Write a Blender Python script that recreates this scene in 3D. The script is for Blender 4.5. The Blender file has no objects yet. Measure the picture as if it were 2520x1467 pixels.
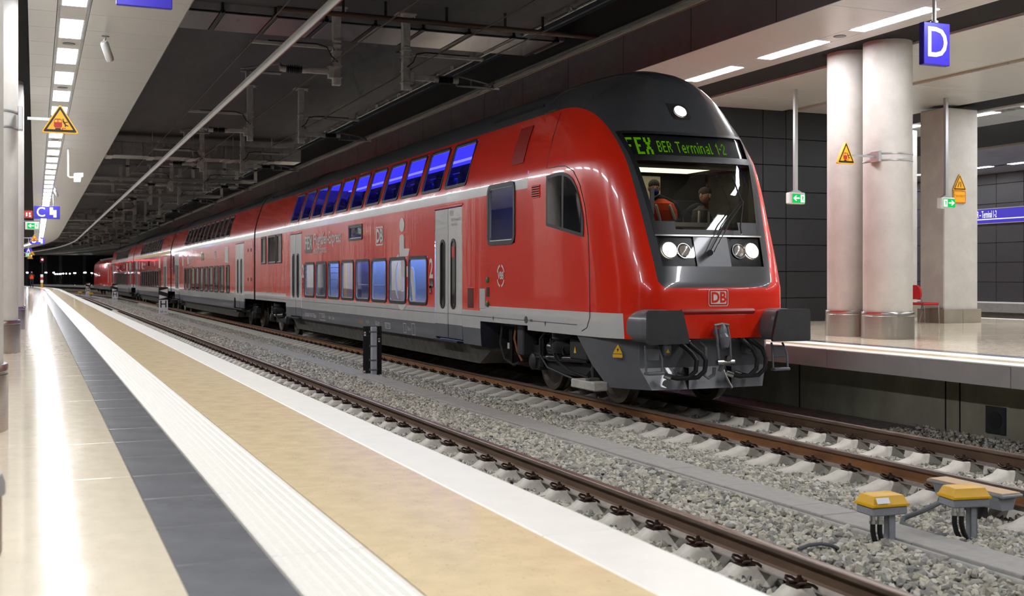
import bpy, bmesh, math, random
import numpy as np
from mathutils import Vector, Matrix

random.seed(7)
rng = np.random.default_rng(7)
scene = bpy.context.scene
COL = scene.collection
R = math.radians

# ------------------------------------------------------------------ camera
# track direction = +Y, X to the right, rail head = z 0
FPX, HORIZ, CAM_H = 2800.0, 685.0, 1.79
YAW = math.atan((1260 - 87) / FPX)
cam_d = bpy.data.cameras.new('camera')
cam = bpy.data.objects.new('camera', cam_d)
COL.objects.link(cam)
cam.location = (0, 0, CAM_H)
cam.rotation_euler = (R(90), 0, -YAW)
cam_d.sensor_width = 36.0
cam_d.lens = 36.0 * FPX / 2520
cam_d.shift_y = -(733.5 - HORIZ) / 2520
cam_d.clip_start = 0.05
cam_d.clip_end = 600
cam_d.dof.use_dof = True
cam_d.dof.focus_distance = 15.2
cam_d.dof.aperture_fstop = 3.2
scene.camera = cam

# ------------------------------------------------------------------ world, exposure
world = bpy.data.worlds.new('station_world')
scene.world = world
world.use_nodes = True
world.node_tree.nodes['Background'].inputs[0].default_value = (0.8, 0.9, 1.0, 1)
world.node_tree.nodes['Background'].inputs[1].default_value = 0.006
scene.view_settings.view_transform = 'Standard'
scene.view_settings.look = 'None'
scene.view_settings.exposure = 0.35
scene.view_settings.gamma = 1.0
scene.view_settings.use_curve_mapping = False
LAMP_LEFT = 52.0      # radiance of the platform lamps
LAMP_RIGHT = 56.0
try:
    scene.cycles.max_bounces = 5
    scene.cycles.diffuse_bounces = 2
    scene.cycles.glossy_bounces = 3
    scene.cycles.transmission_bounces = 4
    scene.cycles.transparent_max_bounces = 10
    scene.cycles.caustics_reflective = False
    scene.cycles.caustics_refractive = False
    scene.cycles.sample_clamp_indirect = 6.0
    scene.cycles.use_denoising = True
    scene.cycles.use_adaptive_sampling = True
    scene.cycles.adaptive_threshold = 0.08
    scene.cycles.adaptive_min_samples = 12
except Exception:
    pass

# ------------------------------------------------------------------ geometry of the place
C1, C2 = 3.81, 8.48            # track centre lines
PLAT = 0.76                    # platform height
EDGE_L, EDGE_R = 2.20, 10.45   # platform edges
PLAT_R = 0.78
SOFFIT = 5.70
SLAB = 6.93
S0, RAD = 112.0, 400.0         # the tracks bend left beyond S0

def trk(s, d, z=0.0):
    """point at running distance s, lateral offset d"""
    if s <= S0:
        return (d, s, z)
    a = (s - S0) / RAD
    return (-RAD + (RAD + d) * math.cos(a), S0 + (RAD + d) * math.sin(a), z)

def trk_ang(s):
    return max(0.0, (s - S0) / RAD)

def at(px, py, Y=None, X=None, Z=None):
    """place in the scene of a measured photo point, given its distance, offset or height"""
    u, v = (px - 1260) / FPX, (HORIZ - py) / FPX
    c, s = math.cos(YAW), math.sin(YAW)
    d = (u * c + s, -u * s + c, v)
    t = Y / d[1] if Y is not None else (X / d[0] if X is not None else (Z - CAM_H) / d[2])
    return Vector((d[0] * t, d[1] * t, d[2] * t + CAM_H))

# ------------------------------------------------------------------ materials
def lin(h):
    if not isinstance(h, str):
        return h
    h = h.lstrip('#')
    out = []
    for i in (0, 2, 4):
        c = int(h[i:i + 2], 16) / 255
        out.append(c / 12.92 if c <= 0.04045 else ((c + 0.055) / 1.055) ** 2.4)
    return tuple(out)

MATS = {}
def mat(name, col, rough=0.5, metal=0.0, spec=0.5, coat=0.0, var=None, bump=None, stretch=(1, 1, 1), emit=None, island=0.0, rvar=0.0, speck=None):
    """var=(scale, amount) colour variation; bump=(scale, strength, distance); speck=(scale, colour, threshold)"""
    if name in MATS:
        return MATS[name]
    m = bpy.data.materials.new(name)
    m.use_nodes = True
    nt = m.node_tree
    n, l = nt.nodes, nt.links
    b = n['Principled BSDF']
    c = lin(col)
    b.inputs['Base Color'].default_value = (*c, 1)
    b.inputs['Roughness'].default_value = rough
    b.inputs['Metallic'].default_value = metal
    b.inputs['Specular IOR Level'].default_value = spec
    if coat:
        b.inputs['Coat Weight'].default_value = coat
        b.inputs['Coat Roughness'].default_value = 0.04
    if emit:
        b.inputs['Emission Color'].default_value = (*lin(emit[0]), 1)
        b.inputs['Emission Strength'].default_value = emit[1]
    tc = mp = None
    if var or bump or rvar or speck:
        tc = n.new('ShaderNodeTexCoord')
        mp = n.new('ShaderNodeMapping')
        mp.inputs['Scale'].default_value = stretch
        l.new(tc.outputs['Object'], mp.inputs['Vector'])
    cur = None
    if var:
        t = n.new('ShaderNodeTexNoise')
        t.inputs['Scale'].default_value = var[0]
        t.inputs['Detail'].default_value = 6
        t.inputs['Roughness'].default_value = 0.65
        l.new(mp.outputs[0], t.inputs['Vector'])
        r = n.new('ShaderNodeValToRGB')
        a = var[1]
        r.color_ramp.elements[0].position = 0.3
        r.color_ramp.elements[1].position = 0.7
        r.color_ramp.elements[0].color = (*[max(0, x * (1 - a)) for x in c], 1)
        r.color_ramp.elements[1].color = (*[min(1, x * (1 + a)) for x in c], 1)
        l.new(t.outputs['Fac'], r.inputs[0])
        cur = r.outputs[0]
        if rvar:
            mr = n.new('ShaderNodeMapRange')
            mr.inputs[3].default_value = max(0.02, rough - rvar)
            mr.inputs[4].default_value = min(1, rough + rvar)
            l.new(t.outputs['Fac'], mr.inputs[0])
            l.new(mr.outputs[0], b.inputs['Roughness'])
    if speck:
        t2 = n.new('ShaderNodeTexNoise')
        t2.inputs['Scale'].default_value = speck[0]
        t2.inputs['Detail'].default_value = 3
        l.new(mp.outputs[0], t2.inputs['Vector'])
        r2 = n.new('ShaderNodeValToRGB')
        r2.color_ramp.elements[0].position = speck[2]
        r2.color_ramp.elements[1].position = min(1, speck[2] + 0.08)
        l.new(t2.outputs['Fac'], r2.inputs[0])
        mx = n.new('ShaderNodeMixRGB')
        l.new(r2.outputs[0], mx.inputs[0])
        if cur:
            l.new(cur, mx.inputs[1])
        else:
            mx.inputs[1].default_value = (*c, 1)
        mx.inputs[2].default_value = (*lin(speck[1]), 1)
        cur = mx.outputs[0]
    if island:
        g = n.new('ShaderNodeNewGeometry')
        r3 = n.new('ShaderNodeValToRGB')
        r3.color_ramp.elements[0].color = (*[x * (1 - island) for x in c], 1)
        r3.color_ramp.elements[1].color = (*[min(1, x * (1 + island)) for x in c], 1)
        e = r3.color_ramp.elements.new(0.86)
        e.color = (min(1, c[0] * (1 + island) * 1.06), c[1] * (1 + island) * 0.99, c[2] * (1 + island) * 0.86, 1)
        l.new(g.outputs['Random Per Island'], r3.inputs[0])
        if cur:
            mx = n.new('ShaderNodeMixRGB')
            mx.blend_type = 'MULTIPLY'
            mx.inputs[0].default_value = 0.5
            l.new(r3.outputs[0], mx.inputs[1])
            l.new(cur, mx.inputs[2])
            cur = r3.outputs[0]
        else:
            cur = r3.outputs[0]
    if cur:
        l.new(cur, b.inputs['Base Color'])
    if bump:
        t3 = n.new('ShaderNodeTexNoise')
        t3.inputs['Scale'].default_value = bump[0]
        t3.inputs['Detail'].default_value = 4
        l.new(mp.outputs[0], t3.inputs['Vector'])
        bp = n.new('ShaderNodeBump')
        bp.inputs['Strength'].default_value = bump[1]
        bp.inputs['Distance'].default_value = bump[2] if len(bump) > 2 else 0.01
        l.new(t3.outputs['Fac'], bp.inputs['Height'])
        l.new(bp.outputs[0], b.inputs['Normal'])
        if coat:
            l.new(bp.outputs[0], b.inputs['Coat Normal'])
    MATS[name] = m
    return m

def emis(name, col, strength, sampled=False):
    if name in MATS:
        return MATS[name]
    m = bpy.data.materials.new(name)
    m.use_nodes = True
    nt = m.node_tree
    nt.nodes.remove(nt.nodes['Principled BSDF'])
    e = nt.nodes.new('ShaderNodeEmission')
    e.inputs[0].default_value = (*lin(col), 1)
    e.inputs[1].default_value = strength
    nt.links.new(e.outputs[0], nt.nodes['Material Output'].inputs[0])
    try:
        m.cycles.emission_sampling = 'AUTO' if sampled else 'NONE'
    except Exception:
        pass
    MATS[name] = m
    return m

def glass(name, tint, ior=1.5, refl=1.0):
    """thin pane: see-through with mirror reflections"""
    if name in MATS:
        return MATS[name]
    m = bpy.data.materials.new(name)
    m.use_nodes = True
    nt = m.node_tree
    nt.nodes.remove(nt.nodes['Principled BSDF'])
    tr = nt.nodes.new('ShaderNodeBsdfTransparent')
    tr.inputs[0].default_value = (*lin(tint), 1)
    gl = nt.nodes.new('ShaderNodeBsdfGlossy')
    gl.inputs['Roughness'].default_value = 0.02
    fr = nt.nodes.new('ShaderNodeFresnel')
    fr.inputs[0].default_value = ior
    ml = nt.nodes.new('ShaderNodeMath')
    ml.operation = 'MULTIPLY'
    ml.use_clamp = True
    ml.inputs[1].default_value = refl
    mx = nt.nodes.new('ShaderNodeMixShader')
    nt.links.new(fr.outputs[0], ml.inputs[0])
    nt.links.new(ml.outputs[0], mx.inputs[0])
    nt.links.new(tr.outputs[0], mx.inputs[1])
    nt.links.new(gl.outputs[0], mx.inputs[2])
    nt.links.new(mx.outputs[0], nt.nodes['Material Output'].inputs[0])
    MATS[name] = m
    return m

# ------------------------------------------------------------------ mesh builder
class MB:
    def __init__(self):
        self.v, self.f, self.m = [], [], []
    def add(self, vs, fs, mi=0):
        o = len(self.v)
        self.v += [tuple(p) for p in vs]
        self.f += [tuple(i + o for i in f) for f in fs]
        self.m += [mi] * len(fs)
        return self
    def box(self, x0, x1, y0, y1, z0, z1, mi=0):
        vs = [(x0, y0, z0), (x1, y0, z0), (x1, y1, z0), (x0, y1, z0), (x0, y0, z1), (x1, y0, z1), (x1, y1, z1), (x0, y1, z1)]
        return self.add(vs, [(0, 3, 2, 1), (4, 5, 6, 7), (0, 1, 5, 4), (1, 2, 6, 5), (2, 3, 7, 6), (3, 0, 4, 7)], mi)
    def cbox(self, x0, x1, y0, y1, z0, z1, c=0.01, mi=0):
        """box with chamfered edges"""
        X, Y, Z = (x0, x1), (y0, y1), (z0, z1)
        vs, idx = [], {}
        for i in (0, 1):
            for j in (0, 1):
                for k in (0, 1):
                    sx, sy, sz = (1, -1)[i] * c, (1, -1)[j] * c, (1, -1)[k] * c
                    for a, p in enumerate(((X[i], Y[j] + sy, Z[k] + sz), (X[i] + sx, Y[j], Z[k] + sz), (X[i] + sx, Y[j] + sy, Z[k]))):
                        idx[i, j, k, a] = len(vs)
                        vs.append(p)
        fs = []
        q = lambda *k: tuple(idx[x] for x in k)
        for i in (0, 1):
            f = q((i, 0, 0, 0), (i, 1, 0, 0), (i, 1, 1, 0), (i, 0, 1, 0)); fs.append(f if i else f[::-1])
            f = q((0, i, 0, 1), (1, i, 0, 1), (1, i, 1, 1), (0, i, 1, 1)); fs.append(f[::-1] if i else f)
            f = q((0, 0, i, 2), (1, 0, i, 2), (1, 1, i, 2), (0, 1, i, 2)); fs.append(f if i else f[::-1])
        for i in (0, 1):
            for j in (0, 1):
                fs.append(q((i, j, 0, 0), (i, j, 1, 0), (i, j, 1, 1), (i, j, 0, 1)))
                fs.append(q((i, 0, j, 0), (i, 1, j, 0), (i, 1, j, 2), (i, 0, j, 2)))
                fs.append(q((0, i, j, 1), (1, i, j, 1), (1, i, j, 2), (0, i, j, 2)))
        for i in (0, 1):
            for j in (0, 1):
                for k in (0, 1):
                    fs.append(q((i, j, k, 0), (i, j, k, 1), (i, j, k, 2)))
        return self.add(vs, fs, mi)
    def cyl(self, p0, p1, r0, r1=None, n=12, caps=True, mi=0):
        p0, p1 = Vector(p0), Vector(p1)
        r1 = r0 if r1 is None else r1
        d = (p1 - p0).normalized()
        a = d.orthogonal().normalized()
        b = d.cross(a)
        vs = []
        for p, r in ((p0, r0), (p1, r1)):
            for i in range(n):
                t = 2 * math.pi * i / n
                vs.append(p + (a * math.cos(t) + b * math.sin(t)) * r)
        fs = [(i, (i + 1) % n, n + (i + 1) % n, n + i) for i in range(n)]
        if caps:
            fs += [tuple(range(n - 1, -1, -1)), tuple(range(n, 2 * n))]
        return self.add(vs, fs, mi)
    def tube(self, pts, r, n=8, mi=0, closed=False):
        pts = [Vector(p) for p in pts]
        rs = r if isinstance(r, (list, tuple)) else [r] * len(pts)
        vs, fs = [], []
        k = len(pts)
        ref = None
        for i, p in enumerate(pts):
            if closed:
                d = (pts[(i + 1) % k] - pts[i - 1])
            else:
                d = (pts[min(i + 1, k - 1)] - pts[max(i - 1, 0)])
            d = d.normalized() if d.length > 1e-9 else Vector((0, 0, 1))
            if ref is None:
                a = d.orthogonal().normalized()
            else:
                a = ref - d * ref.dot(d)
                a = a.normalized() if a.length > 1e-6 else d.orthogonal().normalized()
            ref = a
            b = d.cross(a)
            for j in range(n):
                t = 2 * math.pi * j / n
                vs.append(p + (a * math.cos(t) + b * math.sin(t)) * rs[i])
        for i in range(k if closed else k - 1):
            i2 = (i + 1) % k
            for j in range(n):
                fs.append((i * n + j, i * n + (j + 1) % n, i2 * n + (j + 1) % n, i2 * n + j))
        if not closed:
            fs += [tuple(range(n - 1, -1, -1)), tuple(range((k - 1) * n, k * n))]
        return self.add(vs, fs, mi)
    def prism(self, poly, axis, a, b, mi=0):
        """extrude a 2D polygon along an axis; poly coords are the two other axes in order"""
        def P(u, v, w):
            return {'x': (w, u, v), 'y': (u, w, v), 'z': (u, v, w)}[axis]
        n = len(poly)
        vs = [P(u, v, a) for u, v in poly] + [P(u, v, b) for u, v in poly]
        fs = [tuple(range(n))[::-1], tuple(range(n, 2 * n))] + [(i, (i + 1) % n, n + (i + 1) % n, n + i) for i in range(n)]
        return self.add(vs, fs, mi)
    def lathe(self, prof, c=(0, 0, 0), n=24, axis='z', mi=0, caps=True):
        """prof = [(radius, height)]"""
        vs, fs = [], []
        for r, h in prof:
            for i in range(n):
                t = 2 * math.pi * i / n
                x, y = r * math.cos(t), r * math.sin(t)
                p = {'z': (x, y, h), 'y': (x, h, y), 'x': (h, x, y)}[axis]
                vs.append((p[0] + c[0], p[1] + c[1], p[2] + c[2]))
        for k in range(len(prof) - 1):
            for i in range(n):
                fs.append((k * n + i, k * n + (i + 1) % n, (k + 1) * n + (i + 1) % n, (k + 1) * n + i))
        if caps:
            fs += [tuple(range(n))[::-1], tuple(range((len(prof) - 1) * n, len(prof) * n))]
        return self.add(vs, fs, mi)
    def sphere(self, c, r, nu=16, nv=10, mi=0):
        r3 = r if isinstance(r, (tuple, list)) else (r, r, r)
        vs = [(c[0], c[1], c[2] - r3[2])]
        for j in range(1, nv):
            ph = math.pi * j / nv - math.pi / 2
            for i in range(nu):
                t = 2 * math.pi * i / nu
                vs.append((c[0] + r3[0] * math.cos(ph) * math.cos(t), c[1] + r3[1] * math.cos(ph) * math.sin(t), c[2] + r3[2] * math.sin(ph)))
        vs.append((c[0], c[1], c[2] + r3[2]))
        fs = [(0, 1 + (i + 1) % nu, 1 + i) for i in range(nu)]
        for j in range(nv - 2):
            for i in range(nu):
                a = 1 + j * nu
                fs.append((a + i, a + (i + 1) % nu, a + nu + (i + 1) % nu, a + nu + i))
        a = 1 + (nv - 2) * nu
        fs += [(a + i, a + (i + 1) % nu, len(vs) - 1) for i in range(nu)]
        return self.add(vs, fs, mi)
    def sweep(self, prof, ss, mi=0, closed=True, mis=None):
        """profile [(d, z)] carried along the track line through distances ss"""
        n = len(prof)
        vs = [trk(s, d, z) for s in ss for d, z in prof]
        fs, ms = [], []
        for i in range(len(ss) - 1):
            for j in range(n if closed else n - 1):
                k = (j + 1) % n
                fs.append((i * n + j, i * n + k, (i + 1) * n + k, (i + 1) * n + j))
                ms.append(mis[j] if mis else mi)
        if closed:
            fs += [tuple(range(n))[::-1], tuple(range((len(ss) - 1) * n, len(ss) * n))]
            ms += [mis[0] if mis else mi] * 2
        o = len(self.v)
        self.v += vs
        self.f += [tuple(x + o for x in f) for f in fs]
        self.m += ms
        return self
    def xform(self, M):
        self.v = [tuple(M @ Vector(p)) for p in self.v]
        return self
    def mesh(self, name, mats, smooth=35):
        me = bpy.data.meshes.new(name)
        me.from_pydata(self.v, [], self.f)
        for m in (mats if isinstance(mats, (list, tuple)) else [mats]):
            me.materials.append(m)
        if any(self.m):
            me.polygons.foreach_set('material_index', self.m)
        if smooth:
            me.polygons.foreach_set('use_smooth', [True] * len(me.polygons))
            me.update()
            bm = bmesh.new(); bm.from_mesh(me)
            bmesh.ops.recalc_face_normals(bm, faces=bm.faces)
            bm.to_mesh(me); bm.free()
            me.set_sharp_from_angle(angle=R(smooth))
        else:
            me.shade_flat()
        me.update()
        return me
    def build(self, name, mats, parent=None, loc=None, rot=None, smooth=35):
        return put(name, self.mesh(name, mats, smooth), parent, loc, rot)

def put(name, me, parent=None, loc=None, rot=None):
    o = bpy.data.objects.new(name, me)
    COL.objects.link(o)
    if parent:
        o.parent = parent
    if loc is not None:
        o.location = loc
    if rot is not None:
        o.rotation_euler = rot
    return o

def tag(o, label=None, cat=None, group=None, kind=None):
    if label: o['label'] = label
    if cat: o['category'] = cat
    if group: o['group'] = group
    if kind: o['kind'] = kind
    return o

def empty(name, label, cat, loc=(0, 0, 0), rz=0.0, group=None):
    o = bpy.data.objects.new(name, None)
    COL.objects.link(o)
    o.location = loc
    o.rotation_euler = (0, 0, rz)
    o.empty_display_size = 0.2
    return tag(o, label, cat, group)

def struct(name, mb, mats, parent=None, smooth=35):
    o = mb.build(name, mats, parent, smooth=smooth)
    if parent is None:
        o['kind'] = 'structure'
    return o

def ksegs(a, b, step=4.0):
    """stations along the track: ends, then fine steps in the bend"""
    out = [a]
    if b > S0:
        s = max(a, S0)
        if s > a:
            out.append(s)
        while s + step < b:
            s += step
            out.append(s)
    out.append(b)
    return out

def text_mesh(name, body, size, material, parent=None, M=None, align='CENTER', extrude=0.0, scale_x=1.0, bold=0.0, valign='CENTER'):
    """flat lettering as a mesh; letters lie in local XY, M places them"""
    cu = bpy.data.curves.new(name, 'FONT')
    cu.body = body
    cu.size = size
    cu.align_x = align
    cu.align_y = valign
    cu.extrude = extrude
    cu.offset = bold
    cu.resolution_u = 3
    o = bpy.data.objects.new(name, cu)
    COL.objects.link(o)
    me = bpy.data.meshes.new_from_object(o)
    bpy.data.objects.remove(o)
    bpy.data.curves.remove(cu)
    MM = (M if M is not None else Matrix()) @ Matrix.Diagonal((scale_x, 1, 1, 1))
    me.transform(MM)
    me.materials.clear()
    me.materials.append(material)
    me.name = name
    return put(name, me, parent)

def frame(o, ex, ey):
    """matrix with origin o, local x along ex, local y along ey"""
    ex, ey = Vector(ex).normalized(), Vector(ey).normalized()
    ez = ex.cross(ey)
    m = Matrix((ex, ey, ez)).transposed().to_4x4()
    m.translation = Vector(o)
    return m

FACE_CAM = lambda o: frame(o, (1, 0, 0), (0, 0, 1))        # lettering on a face that looks towards -Y
FACE_LEFT = lambda o: frame(o, (0, -1, 0), (0, 0, 1))      # lettering on a face that looks towards -X

# ================================================================== materials of the place
m_tan = mat('polished_tan_stone', '#e4d8be', 0.10, spec=0.4, var=(9.0, 0.06), speck=(60, '#cdb78c', 0.66), rvar=0.03, stretch=(1, 0.7, 1))
m_tan2 = mat('honed_tan_stone', '#e5d0a6', 0.17, spec=0.45, var=(7.0, 0.10), speck=(55, '#b8996a', 0.64), rvar=0.03)
m_black = mat('slate_tile', '#747577', 0.17, spec=0.5, var=(3.5, 0.14), rvar=0.05)
m_white = mat('white_edge_stone', '#efece2', 0.35, spec=0.45, var=(4.0, 0.04))
m_tact = mat('white_ribbed_stone', '#e9e6da', 0.36, var=(30.0, 0.05))
m_joint = mat('floor_joint', '#a89f8c', 0.8)
m_conc = mat('smooth_concrete', '#a6a29a', 0.75, var=(3.0, 0.13), bump=(40, 0.08, 0.01), speck=(5, '#8f8b83', 0.7))
m_concd = mat('track_wall_concrete', '#8d8a78', 0.85, var=(2.2, 0.22), bump=(25, 0.15, 0.01), stretch=(1, 1, 0.5))
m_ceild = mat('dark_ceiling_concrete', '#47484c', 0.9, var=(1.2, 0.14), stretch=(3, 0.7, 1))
m_voidm = mat('black_void_lining', '#0e0e10', 0.95, var=(2, 0.2))
m_soffit = mat('pale_metal_soffit', '#c6c6c4', 0.36, metal=0.15, var=(2.0, 0.03), stretch=(1, 6, 1))
m_soffitg = mat('grey_metal_soffit', '#b9b7b2', 0.4, metal=0.2, var=(2.0, 0.05))
m_fascia = mat('dark_grey_fascia', '#8a8c92', 0.55, metal=0.1, var=(3, 0.08))
m_panel = mat('anthracite_wall_panel', '#1e1f21', 0.42, var=(3.0, 0.18), bump=(60, 0.04, 0.004))
m_zinc = mat('galvanised_steel', '#8c8d8e', 0.42, metal=0.75, var=(14, 0.18))
m_steel = mat('brushed_steel', '#b9b6b0', 0.28, metal=1.0, var=(6, 0.08), stretch=(1, 1, 30))
m_rust = mat('rusty_rail_web', '#80542d', 0.8, var=(6.0, 0.35), bump=(60, 0.2, 0.003), stretch=(1, 0.25, 1))
m_rust2 = mat('brown_rail_web', '#5c4634', 0.75, var=(6.0, 0.3), bump=(60, 0.2, 0.003), stretch=(1, 0.25, 1))
m_head = mat('worn_rail_head', '#7d6c62', 0.35, metal=0.55, var=(8.0, 0.2), stretch=(1, 0.2, 1))
m_foot = mat('dusty_rail_foot', '#9a9188', 0.75, var=(12.0, 0.2))
m_stone = mat('grey_ballast_stone', '#adaca6', 0.9, island=0.42)
m_stoned = mat('ballast_bed', '#6f6e69', 0.95, var=(14, 0.5), bump=(30, 0.9, 0.04))
m_sleeper = mat('concrete_sleeper', '#cfc9bd', 0.85, var=(10, 0.12), bump=(70, 0.15, 0.004))
m_trough = mat('grey_concrete_lid', '#a5a29b', 0.85, var=(10, 0.12), bump=(120, 0.12, 0.003))
m_clip = mat('rusty_clip_steel', '#3d2b22', 0.6, metal=0.5, var=(40, 0.3))
m_dark = mat('black_rubber', '#101011', 0.55)
m_lampL = emis('lamp_glow_left', '#f8f9ff', LAMP_LEFT, True)
m_lampR = emis('lamp_glow_right', '#f8f9ff', LAMP_RIGHT, True)

FAR = 250.0

# ================================================================== left platform: floor with stone pieces
ground = struct('ground', MB().sweep([(1.2, -0.9), (20, -0.9), (20, -0.34), (1.2, -0.34)], ksegs(-12, FAR)), m_stoned)
ground['label'] = 'dark stony track bed under the ballast'

fl = struct('floor', MB().sweep([(-9, PLAT - 0.3), (EDGE_L - 0.02, PLAT - 0.3), (EDGE_L - 0.02, PLAT - 0.012), (-9, PLAT - 0.012)], ksegs(-14, FAR)), m_joint)
tag(fl, 'left platform floor of polished tan stone with slate and white bands', kind='structure')

def strip_tiles(name, x0, x1, y_first, pitch, n, material, parent, z, gap=0.006, c=0.004, th=0.02, ribs=0, after_name=None, back=0):
    """n separate stone pieces in a row, then one long piece for the far rest"""
    mb = MB()
    if ribs:
        w = (x1 - x0) / ribs
        prof = [(0, -th)]
        for i in range(ribs):
            a = i * w
            prof += [(a + w * 0.12, -0.004), (a + w * 0.26, 0.0), (a + w * 0.74, 0.0), (a + w * 0.88, -0.004)]
        prof += [(x1 - x0, -th)]
        prof[0] = (0.0, -th)
        mb.prism(prof, 'y', gap / 2, pitch - gap / 2)
        mb.v = [(p[0], p[1], p[2]) for p in mb.v]
    else:
        mb.cbox(0, x1 - x0, gap / 2, pitch - gap / 2, -th, 0, c)
    me = mb.mesh(name, material, 30)
    for i in range(-back, n):
        put(name, me, parent, (x0, y_first + pitch * i, z))
    y1 = y_first + pitch * n
    far = MB().sweep([(x0, z - th), (x1, z - th), (x1, z), (x0, z)], ksegs(y1, FAR)).build((after_name or name), material, parent)
    return far

TP = 0.6655
strip_tiles('tan_stone_slab', -9.0, 0.458, 4.22 - TP * 3, TP * 2, 20, m_tan, fl, PLAT, gap=0.003, c=0.0015)
strip_tiles('slate_tile', 0.462, 0.797, 4.22, TP, 44, m_black, fl, PLAT, gap=0.012, back=3)
strip_tiles('ribbed_guide_slab', 0.80, 1.170, 4.22, TP * 2, 16, m_tact, fl, PLAT + 0.003, ribs=9, gap=0.005, back=1)
strip_tiles('honed_stone_slab', 1.173, 1.866, 4.22, TP * 2, 20, m_tan2, fl, PLAT, gap=0.003, c=0.0015, back=2)
strip_tiles('white_edge_slab', 1.870, EDGE_L, 4.15, TP * 5, 10, m_white, fl, PLAT + 0.001, gap=0.006, th=0.11, c=0.006, back=1)
wl = struct('wall_left', MB().sweep([(1.0, -0.9), (1.55, -0.9), (1.55, PLAT - 0.3), (1.0, PLAT - 0.3)], ksegs(-14, FAR)), m_concd)
tag(wl, 'dark concrete wall under the left platform edge')

# ================================================================== right platform
fr_ = struct('floor', MB().sweep([(EDGE_R + 0.02, PLAT_R - 0.25), (22.5, PLAT_R - 0.25), (22.5, PLAT_R - 0.012), (EDGE_R + 0.02, PLAT_R - 0.012)], ksegs(-14, FAR)), m_joint)
tag(fr_, 'right platform floor of polished stone behind the train', kind='structure')
strip_tiles('white_edge_slab', EDGE_R, EDGE_R + 0.30, 3.3, TP * 5, 8, m_white, fr_, PLAT_R, th=0.02, gap=0.006, c=0.004)
strip_tiles('edge_face_slab', EDGE_R, EDGE_R + 0.30, 3.3, TP * 5, 8, mat('grey_edge_concrete', '#a9a6a4', 0.6, var=(3, 0.06)), fr_, PLAT_R - 0.022, th=0.25, gap=0.008, c=0.004)
strip_tiles('honed_stone_slab', EDGE_R + 0.303, EDGE_R + 0.60, 3.3, TP * 2, 14, m_tan2, fr_, PLAT_R, gap=0.003, c=0.0015)
strip_tiles('ribbed_guide_slab', EDGE_R + 0.603, EDGE_R + 0.97, 3.3, TP * 2, 14, m_tact, fr_, PLAT_R + 0.003, ribs=9, gap=0.005)
strip_tiles('slate_tile', EDGE_R + 0.973, EDGE_R + 1.30, 3.3, TP, 28, m_black, fr_, PLAT_R, gap=0.006)
strip_tiles('tan_stone_slab', EDGE_R + 1.303, 22.1, 3.3, TP * 2, 14, m_tan, fr_, PLAT_R, gap=0.003, c=0.0015)
strip_tiles('white_edge_slab', 22.1, 22.5, 3.3, TP * 5, 8, m_white, fr_, PLAT_R, th=0.11, gap=0.006, c=0.006)
wr = struct('wall_right', MB().sweep([(11.05, -0.9), (12.0, -0.9), (12.0, PLAT_R - 0.25), (11.05, PLAT_R - 0.25)], ksegs(-14, FAR)), m_concd)
tag(wr, 'shadowed concrete wall under the right platform edge')
mb = MB()
mb.box(11.045, 11.05, 4, 40, -0.33, PLAT_R - 0.26)
mb.box(11.02, 11.05, 4, 40, 0.40, PLAT_R - 0.26)
jl = MB()
for y in (8.0, 11.35, 11.6, 14.7, 18.0):
    jl.box(11.035, 11.052, y - 0.004, y + 0.004, -0.33, 0.45)
jl.build('wall_joint', m_voidm, wr)
niche = empty('wall_vent', 'small square black vent plate in the wall under the right platform', 'vent', (11.05, 10.75, 0.02))
MB().cbox(-0.02, 0.0, -0.16, 0.16, -0.17, 0.17, 0.004).build('vent_plate', mat('vent_black', '#232528', 0.6), niche)
MB().lathe([(0.0, -0.024), (0.11, -0.024), (0.11, -0.018)], n=20, axis='x').build('vent_disc', mat('vent_disc_black', '#131416', 0.5), niche)

# ================================================================== soffits over the platforms
P_L = 1.187
lamp0_L, P_LL = 19.15, 2.374
cl = struct('ceiling', MB().sweep([(-9, SOFFIT + 0.06), (EDGE_L - 0.15, SOFFIT + 0.06), (EDGE_L - 0.15, SLAB + 0.3), (-9, SLAB + 0.3)], ksegs(-14, 230)), mat('soffit_backing', '#3a3a3a', 0.8))
tag(cl, 'pale metal soffit with a long row of lamps over the left platform', kind='structure')
def panels(x0, x1, y0, pitch, n, parent, material=None, gap=0.012, z=SOFFIT, th=0.05, name='ceiling_panel', rest=True):
    me = MB().cbox(0, x1 - x0, gap / 2, pitch - gap / 2, 0, th, 0.004).mesh(name, material or m_soffit, 30)
    for i in range(n):
        put(name, me, parent, (x0, y0 + i * pitch, z))
    if rest:
        MB().sweep([(x0, z), (x1, z), (x1, z + th), (x0, z + th)], ksegs(y0 + n * pitch, 230)).build(name, material or m_soffit, parent)
y0c = lamp0_L - P_L * 18
panels(0.74, 2.05, y0c, P_L, 46, cl)
panels(-0.10, 0.29, y0c, P_L, 46, cl)
panels(-9.0, -1.15, y0c, P_L * 2, 20, cl)
MB().sweep([(0.295, SOFFIT - 0.004), (0.33, SOFFIT - 0.004), (0.33, SOFFIT + 0.09), (0.295, SOFFIT + 0.09)], ksegs(y0c, 230)).build('lamp_channel_edge', m_zinc, cl)
MB().sweep([(0.70, SOFFIT - 0.004), (0.735, SOFFIT - 0.004), (0.735, SOFFIT + 0.09), (0.70, SOFFIT + 0.09)], ksegs(y0c, 230)).build('lamp_channel_edge', m_zinc, cl)
MB().sweep([(-1.15, SOFFIT + 0.05), (-0.10, SOFFIT + 0.05), (-0.10, SOFFIT + 0.06), (-1.15, SOFFIT + 0.06)], ksegs(y0c, 230)).build('dark_slot', m_voidm, cl)

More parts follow.
